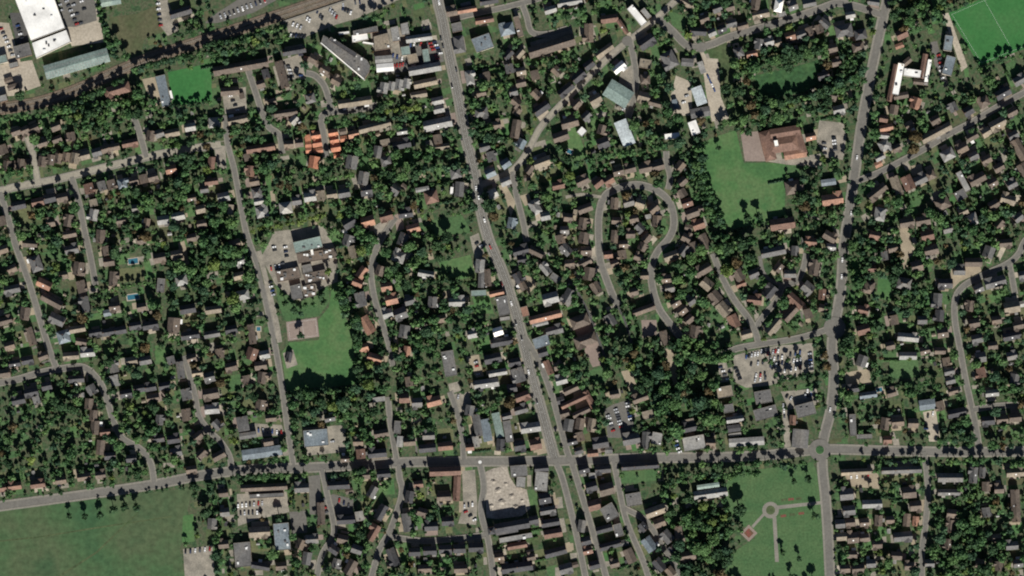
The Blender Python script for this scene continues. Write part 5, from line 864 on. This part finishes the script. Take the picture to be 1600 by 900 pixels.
for (x, y, w, d, a) in random.sample(PLOTS, len(PLOTS)):                      # cars on drives
    _, i, k = near_road(x, y); v = RD[i][4][k]-np.array([x, y]); l = np.linalg.norm(v); v = v/max(l, 1)
    q = np.array([x, y])+v*(min(w, d)/2+6)
    if l < 34 and not at(M_ROAD, *q) and not at(M_BLD, *q): car(*q, math.degrees(math.atan2(-v[1], v[0]))+random.uniform(-4, 4))
label_by_landmark(cars, 'car parked', 'car', 'cars in streets and car parks')
for o, x, y, c in cars:
    if o.name.startswith('van'): o['label'] = o['label'].replace('car parked', 'van'); o['category'] = 'van'
print('CARS', len(cars))

# ------------------------------------------------------------------ garden sheds
def shed_mesh(rc):
    m = MB(); m.box(-1.3, 1.3, -.95, .95, 0, 1.8, 'bark')
    for s in (-1, 1):
        P = [(s*1.3,-.95,1.8),(s*1.3,.95,1.8),(s*1.3,0,2.4)]; m.face(P if s > 0 else P[::-1], 'bark')
        A = [(-1.45, s*1.1, 1.74), (1.45, s*1.1, 1.74), (1.45, 0, 2.46), (-1.45, 0, 2.46)]; m.face(A if s < 0 else A[::-1], rc)
    return m.mesh('shed_body')
SHM = {'dark': shed_mesh('roof_k'), 'pale': shed_mesh('roof_l'), 'brown': shed_mesh('roof_c')}
sheds = []
for (x, y, w, d, a) in PLOTS:
    if random.random() < .42 and len(sheds) < 230:
        _, i, k = near_road(x, y); v = RD[i][4][k]-np.array([x, y]); v = v/max(np.linalg.norm(v), 1); r = random.uniform(12, 24)
        qx, qy = x-v[0]*r+random.uniform(-6, 6), y-v[1]*r+random.uniform(-6, 6)
        sl, ins = poly_mask(rect(qx, qy, 7, 6, a))
        if ins.size == 0 or (M_BLD[sl]).any() or (M_ROAD[sl]).any() or (M_PAVED[sl] & ins).any() or (M_LAWN[sl] & ins).any() or not (5 < qx < 1595 and 5 < qy < 895): continue
        c = random.choice(['dark', 'pale', 'pale', 'brown']); o = link('garden_shed', SHM[c]); o.location = (*W(qx, qy), 0); o.rotation_euler = (0, 0, math.radians(a+random.choice((0, 90)))); s_ = random.uniform(.9, 1.6); o.scale = (s_, s_, 1)
        sheds.append((o, qx, qy, c)); paint(M_BLD, rect(qx, qy, 5*s_, 4*s_, a))
label_by_landmark(sheds, 'roofed garden shed', 'shed', 'garden sheds')

# ------------------------------------------------------------------ trees
def ico():
    t = (1+5**.5)/2; v = np.array([(-1,t,0),(1,t,0),(-1,-t,0),(1,-t,0),(0,-1,t),(0,1,t),(0,-1,-t),(0,1,-t),(t,0,-1),(t,0,1),(-t,0,-1),(-t,0,1)], float); v /= np.linalg.norm(v[0])
    f = [(0,11,5),(0,5,1),(0,1,7),(0,7,10),(0,10,11),(1,5,9),(5,11,4),(11,10,2),(10,7,6),(7,1,8),(3,9,4),(3,4,2),(3,2,6),(3,6,8),(3,8,9),(4,9,5),(2,4,11),(6,2,10),(8,6,7),(9,8,1)]
    return v, np.array(f)
IV, IF = ico()
def crown_arrays(seed, lobes, leaves, conifer=False):
    """unit crown (radius 1, centre at 0): uneven lobes, each a small dark core wrapped in tilted leaf clumps"""
    r = np.random.default_rng(seed); V = []; T = []; Qd = []; nv = 0
    for i in range(lobes):
        if conifer:
            h = i/max(lobes-1, 1); c = np.array([r.normal()*.05, r.normal()*.05, -.9+2.4*h]); rad = np.array([1, 1, .8])*(.95*(1-h)+.14)
        else:
            a = i*2.4+r.random()*.8; q = (.62*math.sqrt((i+.3)/lobes)+.05*r.normal()) if i else 0
            c = np.array([q*math.cos(a), q*math.sin(a), .42*(1-q*q*2)+.16*r.normal()]); rad = np.array([1, 1, .85])*r.uniform(.30, .52)
        V.append(IV*rad*.86*(1+.12*r.normal(size=(12, 1)))+c); T.append(IF+nv); nv += 12
        D = r.normal(size=(leaves, 3)); D /= np.linalg.norm(D, axis=1)[:, None]; D[:, 2] = np.where(D[:, 2] < -.45, -D[:, 2], D[:, 2])
        P = D*rad*r.uniform(.78, 1.12, size=(leaves, 1))+c
        nn = D+.45*r.normal(size=(leaves, 3)); nn /= np.linalg.norm(nn, axis=1)[:, None]
        u = np.cross(nn, r.normal(size=(leaves, 3))); u /= np.linalg.norm(u, axis=1)[:, None]; v = np.cross(nn, u)
        s = r.uniform(.10, .21, size=(leaves, 1))*(1.35 if leaves < 20 else 1)
        q4 = np.stack([P-u*s-v*s*.7, P+u*s-v*s*.5, P+u*s*.8+v*s*.8, P-u*s*.7+v*s*.6], 1).reshape(-1, 3)
        V.append(q4); Qd.append(np.arange(leaves*4).reshape(-1, 4)+nv); nv += leaves*4
    return np.concatenate(V), np.concatenate(T), np.concatenate(Qd)
def arrays_to_mesh(name, V, T, Qd, mats, mi=None):
    me = bpy.data.meshes.new(name); nT, nQ = len(T), len(Qd)
    me.vertices.add(len(V)); me.vertices.foreach_set('co', V.astype(np.float32).ravel())
    me.loops.add(nT*3+nQ*4); me.loops.foreach_set('vertex_index', np.concatenate([T.ravel(), Qd.ravel()]).astype(np.int32))
    me.polygons.add(nT+nQ)
    me.polygons.foreach_set('loop_start', np.concatenate([np.arange(nT)*3, nT*3+np.arange(nQ)*4]).astype(np.int32))
    for k in mats: me.materials.append(MAT[k])
    if mi is not None: me.polygons.foreach_set('material_index', mi.astype(np.int32))
    me.update(calc_edges=True); me.validate(); return me
def trunk_mesh():
    m = MB(); n = 7
    def limb(p0, p1, r0, r1):
        p0, p1 = np.array(p0, float), np.array(p1, float); d = p1-p0; d /= np.linalg.norm(d); u = np.cross(d, (0, 1, .3)); u /= np.linalg.norm(u); v = np.cross(d, u)
        A = [p0+r0*(u*math.cos(2*math.pi*i/n)+v*math.sin(2*math.pi*i/n)) for i in range(n)]; B = [p1+r1*(u*math.cos(2*math.pi*i/n)+v*math.sin(2*math.pi*i/n)) for i in range(n)]
        for i in range(n): m.face([tuple(A[i]), tuple(A[(i+1) % n]), tuple(B[(i+1) % n]), tuple(B[i])], 'bark')
    limb((0,0,0), (0,0,.55), .055, .035); limb((0,0,.5), (0,0,.85), .035, .012)
    for a in range(5): limb((0,0,.36+.05*a), (.22*math.cos(a*2.4), .22*math.sin(a*2.4), .62+.04*a), .02, .006)
    return m.mesh('trunk_body')
TRUNK = trunk_mesh()
NSH = 5
CROWN_BIG = {}
for ti, t in enumerate('gdlbya'):
    CROWN_BIG[t] = [arrays_to_mesh('crown_leaves', *crown_arrays(100*ti+q, 11, 46), ['leaf_'+t]) for q in range(NSH)]
CROWN_CON = [arrays_to_mesh('crown_leaves', *crown_arrays(900+q, 6, 40, True), ['leaf_d']) for q in range(2)]
SMALL = [crown_arrays(2000+q, 6, 16) for q in range(8)]
DGRID = np.array([[int(c) for c in row] for row in """
1101102632121142211235533367522232398300
1003311687411121201123333544345532452003
1001655566523121201325532542378786223203
1126553023433431305635442452643487323364
5767664242533554416534444541588775445543
4467554646562454536534454655775354764443
4543336574622565363445446668211464654446
4322334754666457643454663557200655334455
4334566645544656544535444447002654454455
4553763585775654445464455465524644565576
5555666786312565763355434447845556566665
5554435787112665743366446465755567665442
4554445777212746766435655755455555665344
4565444456211645664344556566445555555344
4454344444210646743345564675455454543444
5434444644210546544465658886324555444555
4445555444322765645436664887433554554456
4565555445678855646633555888632445444456
5555676445566755733222235788635233443544
5455554445433454332221113444354122334466
5455664456654564321011111256656422224454
5444565342332342431011122355411334433664
0124443352432443442111221268700134445774
0000001252443553332222223488600254556885
0000002253445554553332222478732455556665
""".split()], float)
TREES = []     # x, y, radius (metres), tint, shape
GRIDB = {}
def tree_ok(x, y, r, f):
    for gx in range(int(x//16)-2, int(x//16)+3):
        for gy in range(int(y//16)-2, int(y//16)+3):
            for (x2, y2, r2) in GRIDB.get((gx, gy), ()):
                if (x-x2)**2+(y-y2)**2 < ((r+r2)/S*f)**2: return False
    return True
def add_tree(x, y, r, tint='g', shape='b'):
    TREES.append((x, y, r, tint, shape)); GRIDB.setdefault((int(x//16), int(y//16)), []).append((x, y, r))
for x, y, r, t in [(764,322,7.6,'d'),(772,338,5.2,'a'),(1396,24,6.5,'d'),(1392,8,5,'d'),(1412,44,4.6,'a'),(1420,16,6,'d'),(1436,8,6,'g'),(1252,308,6.6,'d'),(1256,322,5.6,'a'),(1167,341,5.0,'d'),(1184,338,4.6,'d'),(470,524,4.2,'d'),(502,462,5,'d'),(514,424,4.4,'y'),(446,474,3.8,'d'),(460,484,4.4,'d'),(478,478,3.6,'g'),(440,460,2.6,'g'),(490,476,3,'g'),(506,470,4,'d'),(470,490,3.2,'b'),(575,388,5.6,'g'),(604,394,5.4,'g'),(586,376,4.2,'g'),(1155,796,6.5,'d'),(1240,752,3.4,'d'),(1262,748,4.5,'d'),(1272,806,4.8,'d'),(1222,862,3.4,'d'),(1248,872,3.2,'d'),(1165,128,4.6,'a'),(1172,164,5.2,'a'),(1178,180,4.6,'a'),
   (1356,226,5,'d'),(1356,256,5,'d'),(1338,330,5.2,'d'),(1326,528,6.2,'d'),(796,628,7.0,'a'),(1150,410,5.6,'a'),(1136,388,6.4,'d'),(1160,382,6.6,'d'),(1172,400,5.6,'d'),(652,166,5.0,'y'),(640,172,4,'y'),(606,174,3.2,'y'),(618,172,3.4,'y'),(630,168,3.2,'y'),(438,290,4.6,'a'),(452,292,3.8,'a'),(324,230,4.2,'a'),(1292,572,5.0,'a'),(1288,556,4.6,'a'),(1595,630,5,'a'),(109,806,3.6,'d'),(133,806,3.8,'d'),(158,804,4,'d'),(178,796,4.6,'d'),(196,792,5.0,'d'),(214,792,4.6,'d'),(1204,566,3.4,'d'),(1212,585,2.8,'g'),(1230,562,3.2,'d'),(1246,556,3.2,'d'),(1196,562,3,'d'),(1220,592,4.2,'d'),(1234,590,4.6,'d'),(1252,588,4.6,'d'),(1265,586,4.2,'d'),
   (330,690,4.4,'d'),(585,642,5.2,'d'),(544,648,5.4,'g'),(172,566,5.2,'d'),(112,638,6.4,'d'),(98,634,6,'d'),(88,626,5.4,'d'),(264,624,5.6,'d'),(204,634,4.4,'y'),(1294,480,5,'d'),(1420,560,3,'y'),(1066,614,5,'a'),(1052,652,3.8,'a'),(80,226,3.4,'y'),(104,262,4.2,'d'),(172,256,4,'d'),(276,246,5,'d'),(196,244,4,'d'),(828,252,4.2,'y'),(488,198,3.4,'y'),(750,252,3.0,'a'),(560,236,5.4,'g'),(540,190,5.2,'g'),(1094,190,4.6,'a'),(898,462,4,'g'),(978,348,3.6,'y'),(756,478,3,'d'),(764,480,2.8,'d'),(748,480,3,'d'),(1122,232,3,'d')]:
    add_tree(x, y, r, t)
def tree_row(pts, step, r, tint='g', shape='b', jit=2.0):
    Q = smooth(pts, step)
    for q in Q:
        x, y = q+np.array([random.uniform(-jit, jit), random.uniform(-jit, jit)])
        if not at(M_BLD, x, y) and not at(M_ROAD, x, y): add_tree(x, y, r*random.uniform(.65, 1.25), random.choice([tint, tint, tint, 'g', 'l', 'b']) if shape == 'b' and tint in 'gd' else tint, shape)
for a in [([(150,-6),(158,24),(168,56),(184,94)], 8, 3.8, 'g'), ([(196,112),(230,104),(270,94),(330,84)], 8, 4, 'd'), ([(198,104),(240,100),(300,88)], 9, 3.6, 'd'), ([(90,170),(130,158),(190,128)], 9, 3.8, 'd'), ([(326,72),(380,62),(440,42)], 8, 4.4, 'd'), ([(330,86),(390,76),(450,60)], 9, 4.2, 'g'),
          ([(1094,226),(1098,270),(1114,316),(1130,352)], 7, 4.6, 'g'), ([(1086,232),(1090,276),(1104,318),(1120,352)], 8, 4.4, 'd'), ([(1134,362),(1180,352),(1228,338)], 6, 2.0, 'd'), ([(970,478),(990,538)], 6, 2.3, 'd', 'c'), ([(984,474),(1002,532)], 6, 2.3, 'g', 'c'), ([(366,746),(448,744)], 8, 3.8, 'd'), ([(534,738),(612,736)], 9, 4.6, 'd'), ([(1530,108),(1610,80)], 9, 3.6, 'd'), ([(1482,16),(1530,-4)], 8, 3, 'd'), ([(452,618),(500,612),(556,608)], 9, 5.2, 'd'), ([(396,360),(450,350),(504,338)], 8, 3.6, 'y'),
          ([(558,500),(560,540),(560,596)], 9, 4.6, 'd'), ([(530,446),(540,490)], 9, 4.6, 'g'), ([(1186,164),(1236,158),(1290,144)], 9, 4.6, 'd'), ([(1162,112),(1200,98),(1280,78)], 9, 5, 'd'), ([(1288,116),(1300,130),(1336,124)], 9, 5, 'd'), ([(1292,142),(1330,136)], 9, 5, 'd'), ([(1326,100),(1332,80)], 8, 3.6), ([(262,168),(330,160)], 6, 2.4, 'd'), ([(1134,746),(1150,742),(1180,738)], 9, 4.8, 'd'), ([(1368,700),(1380,722),(1440,722)], 9, 0.1), ([(1380,722),(1440,720)], 10, 3.4, 'd', 'b', 4), ([(1484,720),(1600,722)], 10, 4.2, 'g', 'b', 5), ([(1466,688),(1520,684)], 8, 4.4, 'd'), ([(1150,728),(1256,726)], 11, 4.2, 'g', 'b', 5), ([(664,440),(690,438),(740,444)], 6, 3, 'd', 'c'), ([(636,262),(700,262),(716,256)], 9, 4.2, 'd'), ([(900,256),(960,242),(1000,238),(1040,226)], 8, 4.2, 'g'), ([(1326,376),(1370,372),(1404,378)], 8, 4.2, 'g'), ([(1326,404),(1370,402),(1404,408)], 8, 4.4, 'd'), ([(1450,334),(1500,356),(1560,334),(1606,340)], 9, 5, 'g'), ([(560,178),(600,186),(660,180)], 8, 3.6, 'g'), ([(480,290),(548,272)], 8, 3.6, 'l'), ([(1060,548),(1100,560),(1140,556)], 8, 4.8, 'g'), ([(620,520),(660,502),(700,500)], 9, 5, 'g'), ([(180,340),(240,322),(300,318)], 10, 3.8, 'g'), ([(610,560),(650,548),(690,540)], 9, 4.4, 'g'), ([(736,208),(790,218)], 8, 4.6, 'd'), ([(1480,336),(1560,362)], 9, 4.8, 'd'), ([(150,458),(240,440),(300,444)], 8, 2.6, 'l'), ([(0,186),(60,180),(160,164),(240,160)], 9, 3.8, 'g'), ([(100,172),(180,160),(250,172)], 9, 3.8, 'l'), ([(320,180),(400,200),(430,190)], 8, 3, 'g'), ([(640,290),(700,288)], 6, 2.2, 'd')]:
    if a[2] > 1: tree_row(*a)
M_VERGE = np.zeros((GH, GW), bool)
for nm in ('crescent', 'crescent_west', 'crescent_stub', 'cul_de_sac', 'close_branch', 'right_bend', 'diagonal_road', 'right_diagonal_road'):
    _, _, w, _, Q, n, _ = RD[RI[nm]]
    for k in range(len(Q)-1): e = w/2+6; paint(M_VERGE, [Q[k]-n[k]*e, Q[k+1]-n[k+1]*e, Q[k+1]+n[k+1]*e, Q[k]+n[k]*e])
cand = 110000
XS = RNG.uniform(-14, 1614, cand); YS = RNG.uniform(-14, 914, cand); UU = RNG.random((cand, 4))
GX = np.clip(XS/40-.5, 0, 38.999); GY = np.clip(YS/36-.5, 0, 23.999); JJ = GX.astype(int); II = GY.astype(int); FX = GX-JJ; FY = GY-II
DN = (DGRID[II, JJ]*(1-FX)+DGRID[II, JJ+1]*FX)*(1-FY)+(DGRID[II+1, JJ]*(1-FX)+DGRID[II+1, JJ+1]*FX)*FY
RR = 1.1+2.2*UU[:, 1]**1.8+(DN/9)**1.1*4.6*UU[:, 2]**1.2; RR = np.where(RR > 3.2, 3.2+(RR-3.2)*1.45, RR)
def sow(k):
    x, y, u, dn, r = XS[k], YS[k], UU[k], DN[k], RR[k]
    if u[0] > ((dn/9)**1.8)*1.05: return
    if at(M_ROAD, x, y) or at(M_BLD, x, y) or at(M_PAVED, x, y) or at(M_LAWN, x, y) or (at(M_VERGE, x, y) and u[3] < .9): return
    e = r/S; bad = 0
    for dx, dy in ((.5, 0), (-.5, 0), (0, .5), (0, -.5)):
        xx, yy = x+dx*e, y+dy*e
        if at(M_BLD, xx, yy) or at(M_ROAD, xx, yy): bad += 1
        elif at(M_PAVED, xx, yy) or at(M_LAWN, xx, yy): bad += .5
    if bad >= 1:
        r = min(r, 1.6); e = r/S
        if any(at(M_BLD, x+dx*e, y+dy*e) or at(M_ROAD, x+dx*e, y+dy*e) for dx, dy in ((.8, 0), (-.8, 0), (0, .8), (0, -.8))): return
    if (at(M_BLD, x+2, y+8) or at(M_BLD, x+1, y+5)) and u[3]*7.3 % 1 < .6: return       # open ground on the shaded side of houses
    if not tree_ok(x, y, r, .56 if dn > 5.5 else .70): return
    v = u[3]; t = 'd' if v < .14+.02*dn else 'y' if v > .965 else 'a' if v > .935 else 'l' if v > .70 else 'b' if v > .56 else 'g'
    add_tree(x, y, r, t)
for lo, hi, frac in ((3.4, 99, .4), (2.0, 3.4, .5), (0, 2.0, .8)):            # big crowns first, shrubs fill the gaps
    for k in np.nonzero((RR > lo) & (RR <= hi))[0]:
        if UU[k, 0]*13.7 % 1 < frac: sow(k)
def tree_h(r): return 2.1*r+1.6
order = sorted(range(len(TREES)), key=lambda i: -TREES[i][2] if (4 < TREES[i][0] < 1596 and 4 < TREES[i][1] < 896) else 0)
ind = [i for i in order[:300]]; rest = order[300:]
TW = {'l': 'light green', 'b': 'bluish green', 'g': 'mid-green', 'd': 'dark green', 'y': 'yellow-green', 'a': 'brownish'}
items = []
for i in ind:
    x, y, r, t, sh = TREES[i]; h = tree_h(r); root = place('tree', x, y, 0)
    tk = link('trunk', TRUNK, root); tk.scale = (r*2.2, r*2.2, h*.92)
    cr = link('crown', (CROWN_CON[i % 2] if sh == 'c' else CROWN_BIG[t][i % NSH]), root); cr.location = (0, 0, h-r*1.0); cr.scale = (r, r*random.uniform(.88, 1.08), r*random.uniform(.9, 1.15)); cr.rotation_euler = (0, 0, random.uniform(0, 6.28))
    items.append((root, x, y, ('broad ' if r > 5.6 else '')+TW[t]))
label_by_landmark(items, 'tree', 'tree', 'large trees among the gardens')
VV, TT, QQ, MT, MQ = [], [], [], [], []; nv = 0; TI = {t: k for k, t in enumerate('gdlbya')}
bx = np.array([(-1,-1,0),(1,-1,0),(1,1,0),(-1,1,0),(-.5,-.5,1),(.5,-.5,1),(.5,.5,1),(-.5,.5,1)], float); bq = np.array([(0,1,5,4),(1,2,6,5),(2,3,7,6),(3,0,4,7)])
for i in rest:
    x, y, r, t, sh = TREES[i]; V, T, Qd = SMALL[i % 8]; h = tree_h(r) if r > 2.2 else 1.7*r+.3; a = random.uniform(0, 6.28); c, s = math.cos(a), math.sin(a)
    P = np.empty_like(V); P[:, 0] = (V[:, 0]*c-V[:, 1]*s)*r; P[:, 1] = (V[:, 0]*s+V[:, 1]*c)*r; P[:, 2] = V[:, 2]*r*(1.6 if sh == 'c' else 1.0)
    wx, wy = W(x, y); P += (wx, wy, h-r*.95); VV.append(P); TT.append(T+nv); QQ.append(Qd+nv); MT.append(np.full(len(T), TI[t])); MQ.append(np.full(len(Qd), TI[t])); nv += len(V)
    VV.append(bx*(r*.08, r*.08, h*.6)+(wx, wy, 0)); QQ.append(bq+nv); MQ.append(np.full(4, 6)); nv += 8
me = arrays_to_mesh('garden_trees', np.concatenate(VV), np.concatenate(TT), np.concatenate(QQ), ['leaf_g', 'leaf_d', 'leaf_l', 'leaf_b', 'leaf_y', 'leaf_a', 'bark'], np.concatenate(MT+MQ))
tag(link('garden_trees', me), 'mass of smaller trees and shrubs filling gardens and woods between the houses', 'trees', kind='stuff')
print('TREES', len(TREES), 'tris', len(me.polygons))

# ------------------------------------------------------------------ clipped hedges between gardens
def hedge_arrays(seed):
    r = np.random.default_rng(seed); n = 90
    V = [bx*(.5, .32, 1.2)*np.array([1, 1, 1])]; V[0][4:, :2] *= 1.8
    P = np.stack([r.uniform(-.5, .5, n), r.uniform(-.5, .5, n), r.uniform(.5, 1.5, n)], 1); P[:, 2] = np.where(np.abs(P[:, 1]) > .35, P[:, 2], r.uniform(1.2, 1.55, n))
    nn = np.stack([np.zeros(n), P[:, 1], np.full(n, .6)], 1)+.35*r.normal(size=(n, 3)); nn /= np.linalg.norm(nn, axis=1)[:, None]
    u = np.cross(nn, r.normal(size=(n, 3))); u /= np.linalg.norm(u, axis=1)[:, None]; v = np.cross(nn, u); s = r.uniform(.16, .30, (n, 1)); sx = np.array([.09, 1, 1])
    q4 = np.stack([P-(u*s+v*s)*sx, P+(u*s-v*s)*sx, P+(u*s+v*s)*sx, P-(u*s-v*s)*sx], 1).reshape(-1, 3)
    return np.concatenate([V[0], q4]), np.zeros((0, 3), int), np.concatenate([bq, np.arange(n*4).reshape(-1, 4)+8])
HM = [(arrays_to_mesh('hedge_leaves', *hedge_arrays(q), ['leaf_'+t]), t) for q, t in enumerate('dgbl')]
hedges = []
for x, y, ln, a in sorted(HEDGE_AT, key=lambda q: -q[2]):
    if len(hedges) >= 240: break
    if not (8 < x < 1592 and 8 < y < 892): continue
    sl, ins = poly_mask(rect(x, y, ln, 2, a))
    if ins.size == 0 or ((M_BLD[sl] | M_ROAD[sl] | M_PAVED[sl]) & ins).any(): continue
    me_, t = random.choice(HM); o = link('hedge', me_); o.location = (*W(x, y), 0); o.rotation_euler = (0, 0, math.radians(a)); o.scale = (ln*S, random.uniform(1.3, 2.1), random.uniform(1., 1.7))
    hedges.append((o, x, y, TW[t]))
label_by_landmark(hedges, 'clipped garden hedge', 'hedge', 'hedges between gardens')
print('HEDGES', len(hedges))

# ------------------------------------------------------------------ rubble heaps on the cleared site
piles = []
for q, (x, y, r) in enumerate([(771,752,2.6),(778,766,3.4),(790,756,2.2),(800,775,3.0),(784,784,3.6),(768,790,2.4),(806,792,3.2),(816,782,2.0)]):
    rr = np.random.default_rng(q); m = MB(); n = 11; rings = [(1., 0), (.78, .35), (.45, .75), (.12, 1.)]; P = []
    for f, hgt in rings:
        ph = rr.uniform(.8, 1.2, n); P.append([(r*f*ph[i]*math.cos(2*math.pi*i/n), r*.8*f*ph[i]*math.sin(2*math.pi*i/n), hgt*r*.42*rr.uniform(.85, 1.15)) for i in range(n)])
    for k in range(len(P)-1):
        for i in range(n): m.face([P[k][i], P[k][(i+1) % n], P[k+1][(i+1) % n], P[k+1][i]], 'demolition')
    m.face(P[-1], 'demolition'); o = m.build('rubble_heap'); o.location = (*W(x, y), .03); piles.append((o, x, y, 'low'))
label_by_landmark(piles, 'tan rubble heap', 'rubble', 'rubble heaps on the cleared site')
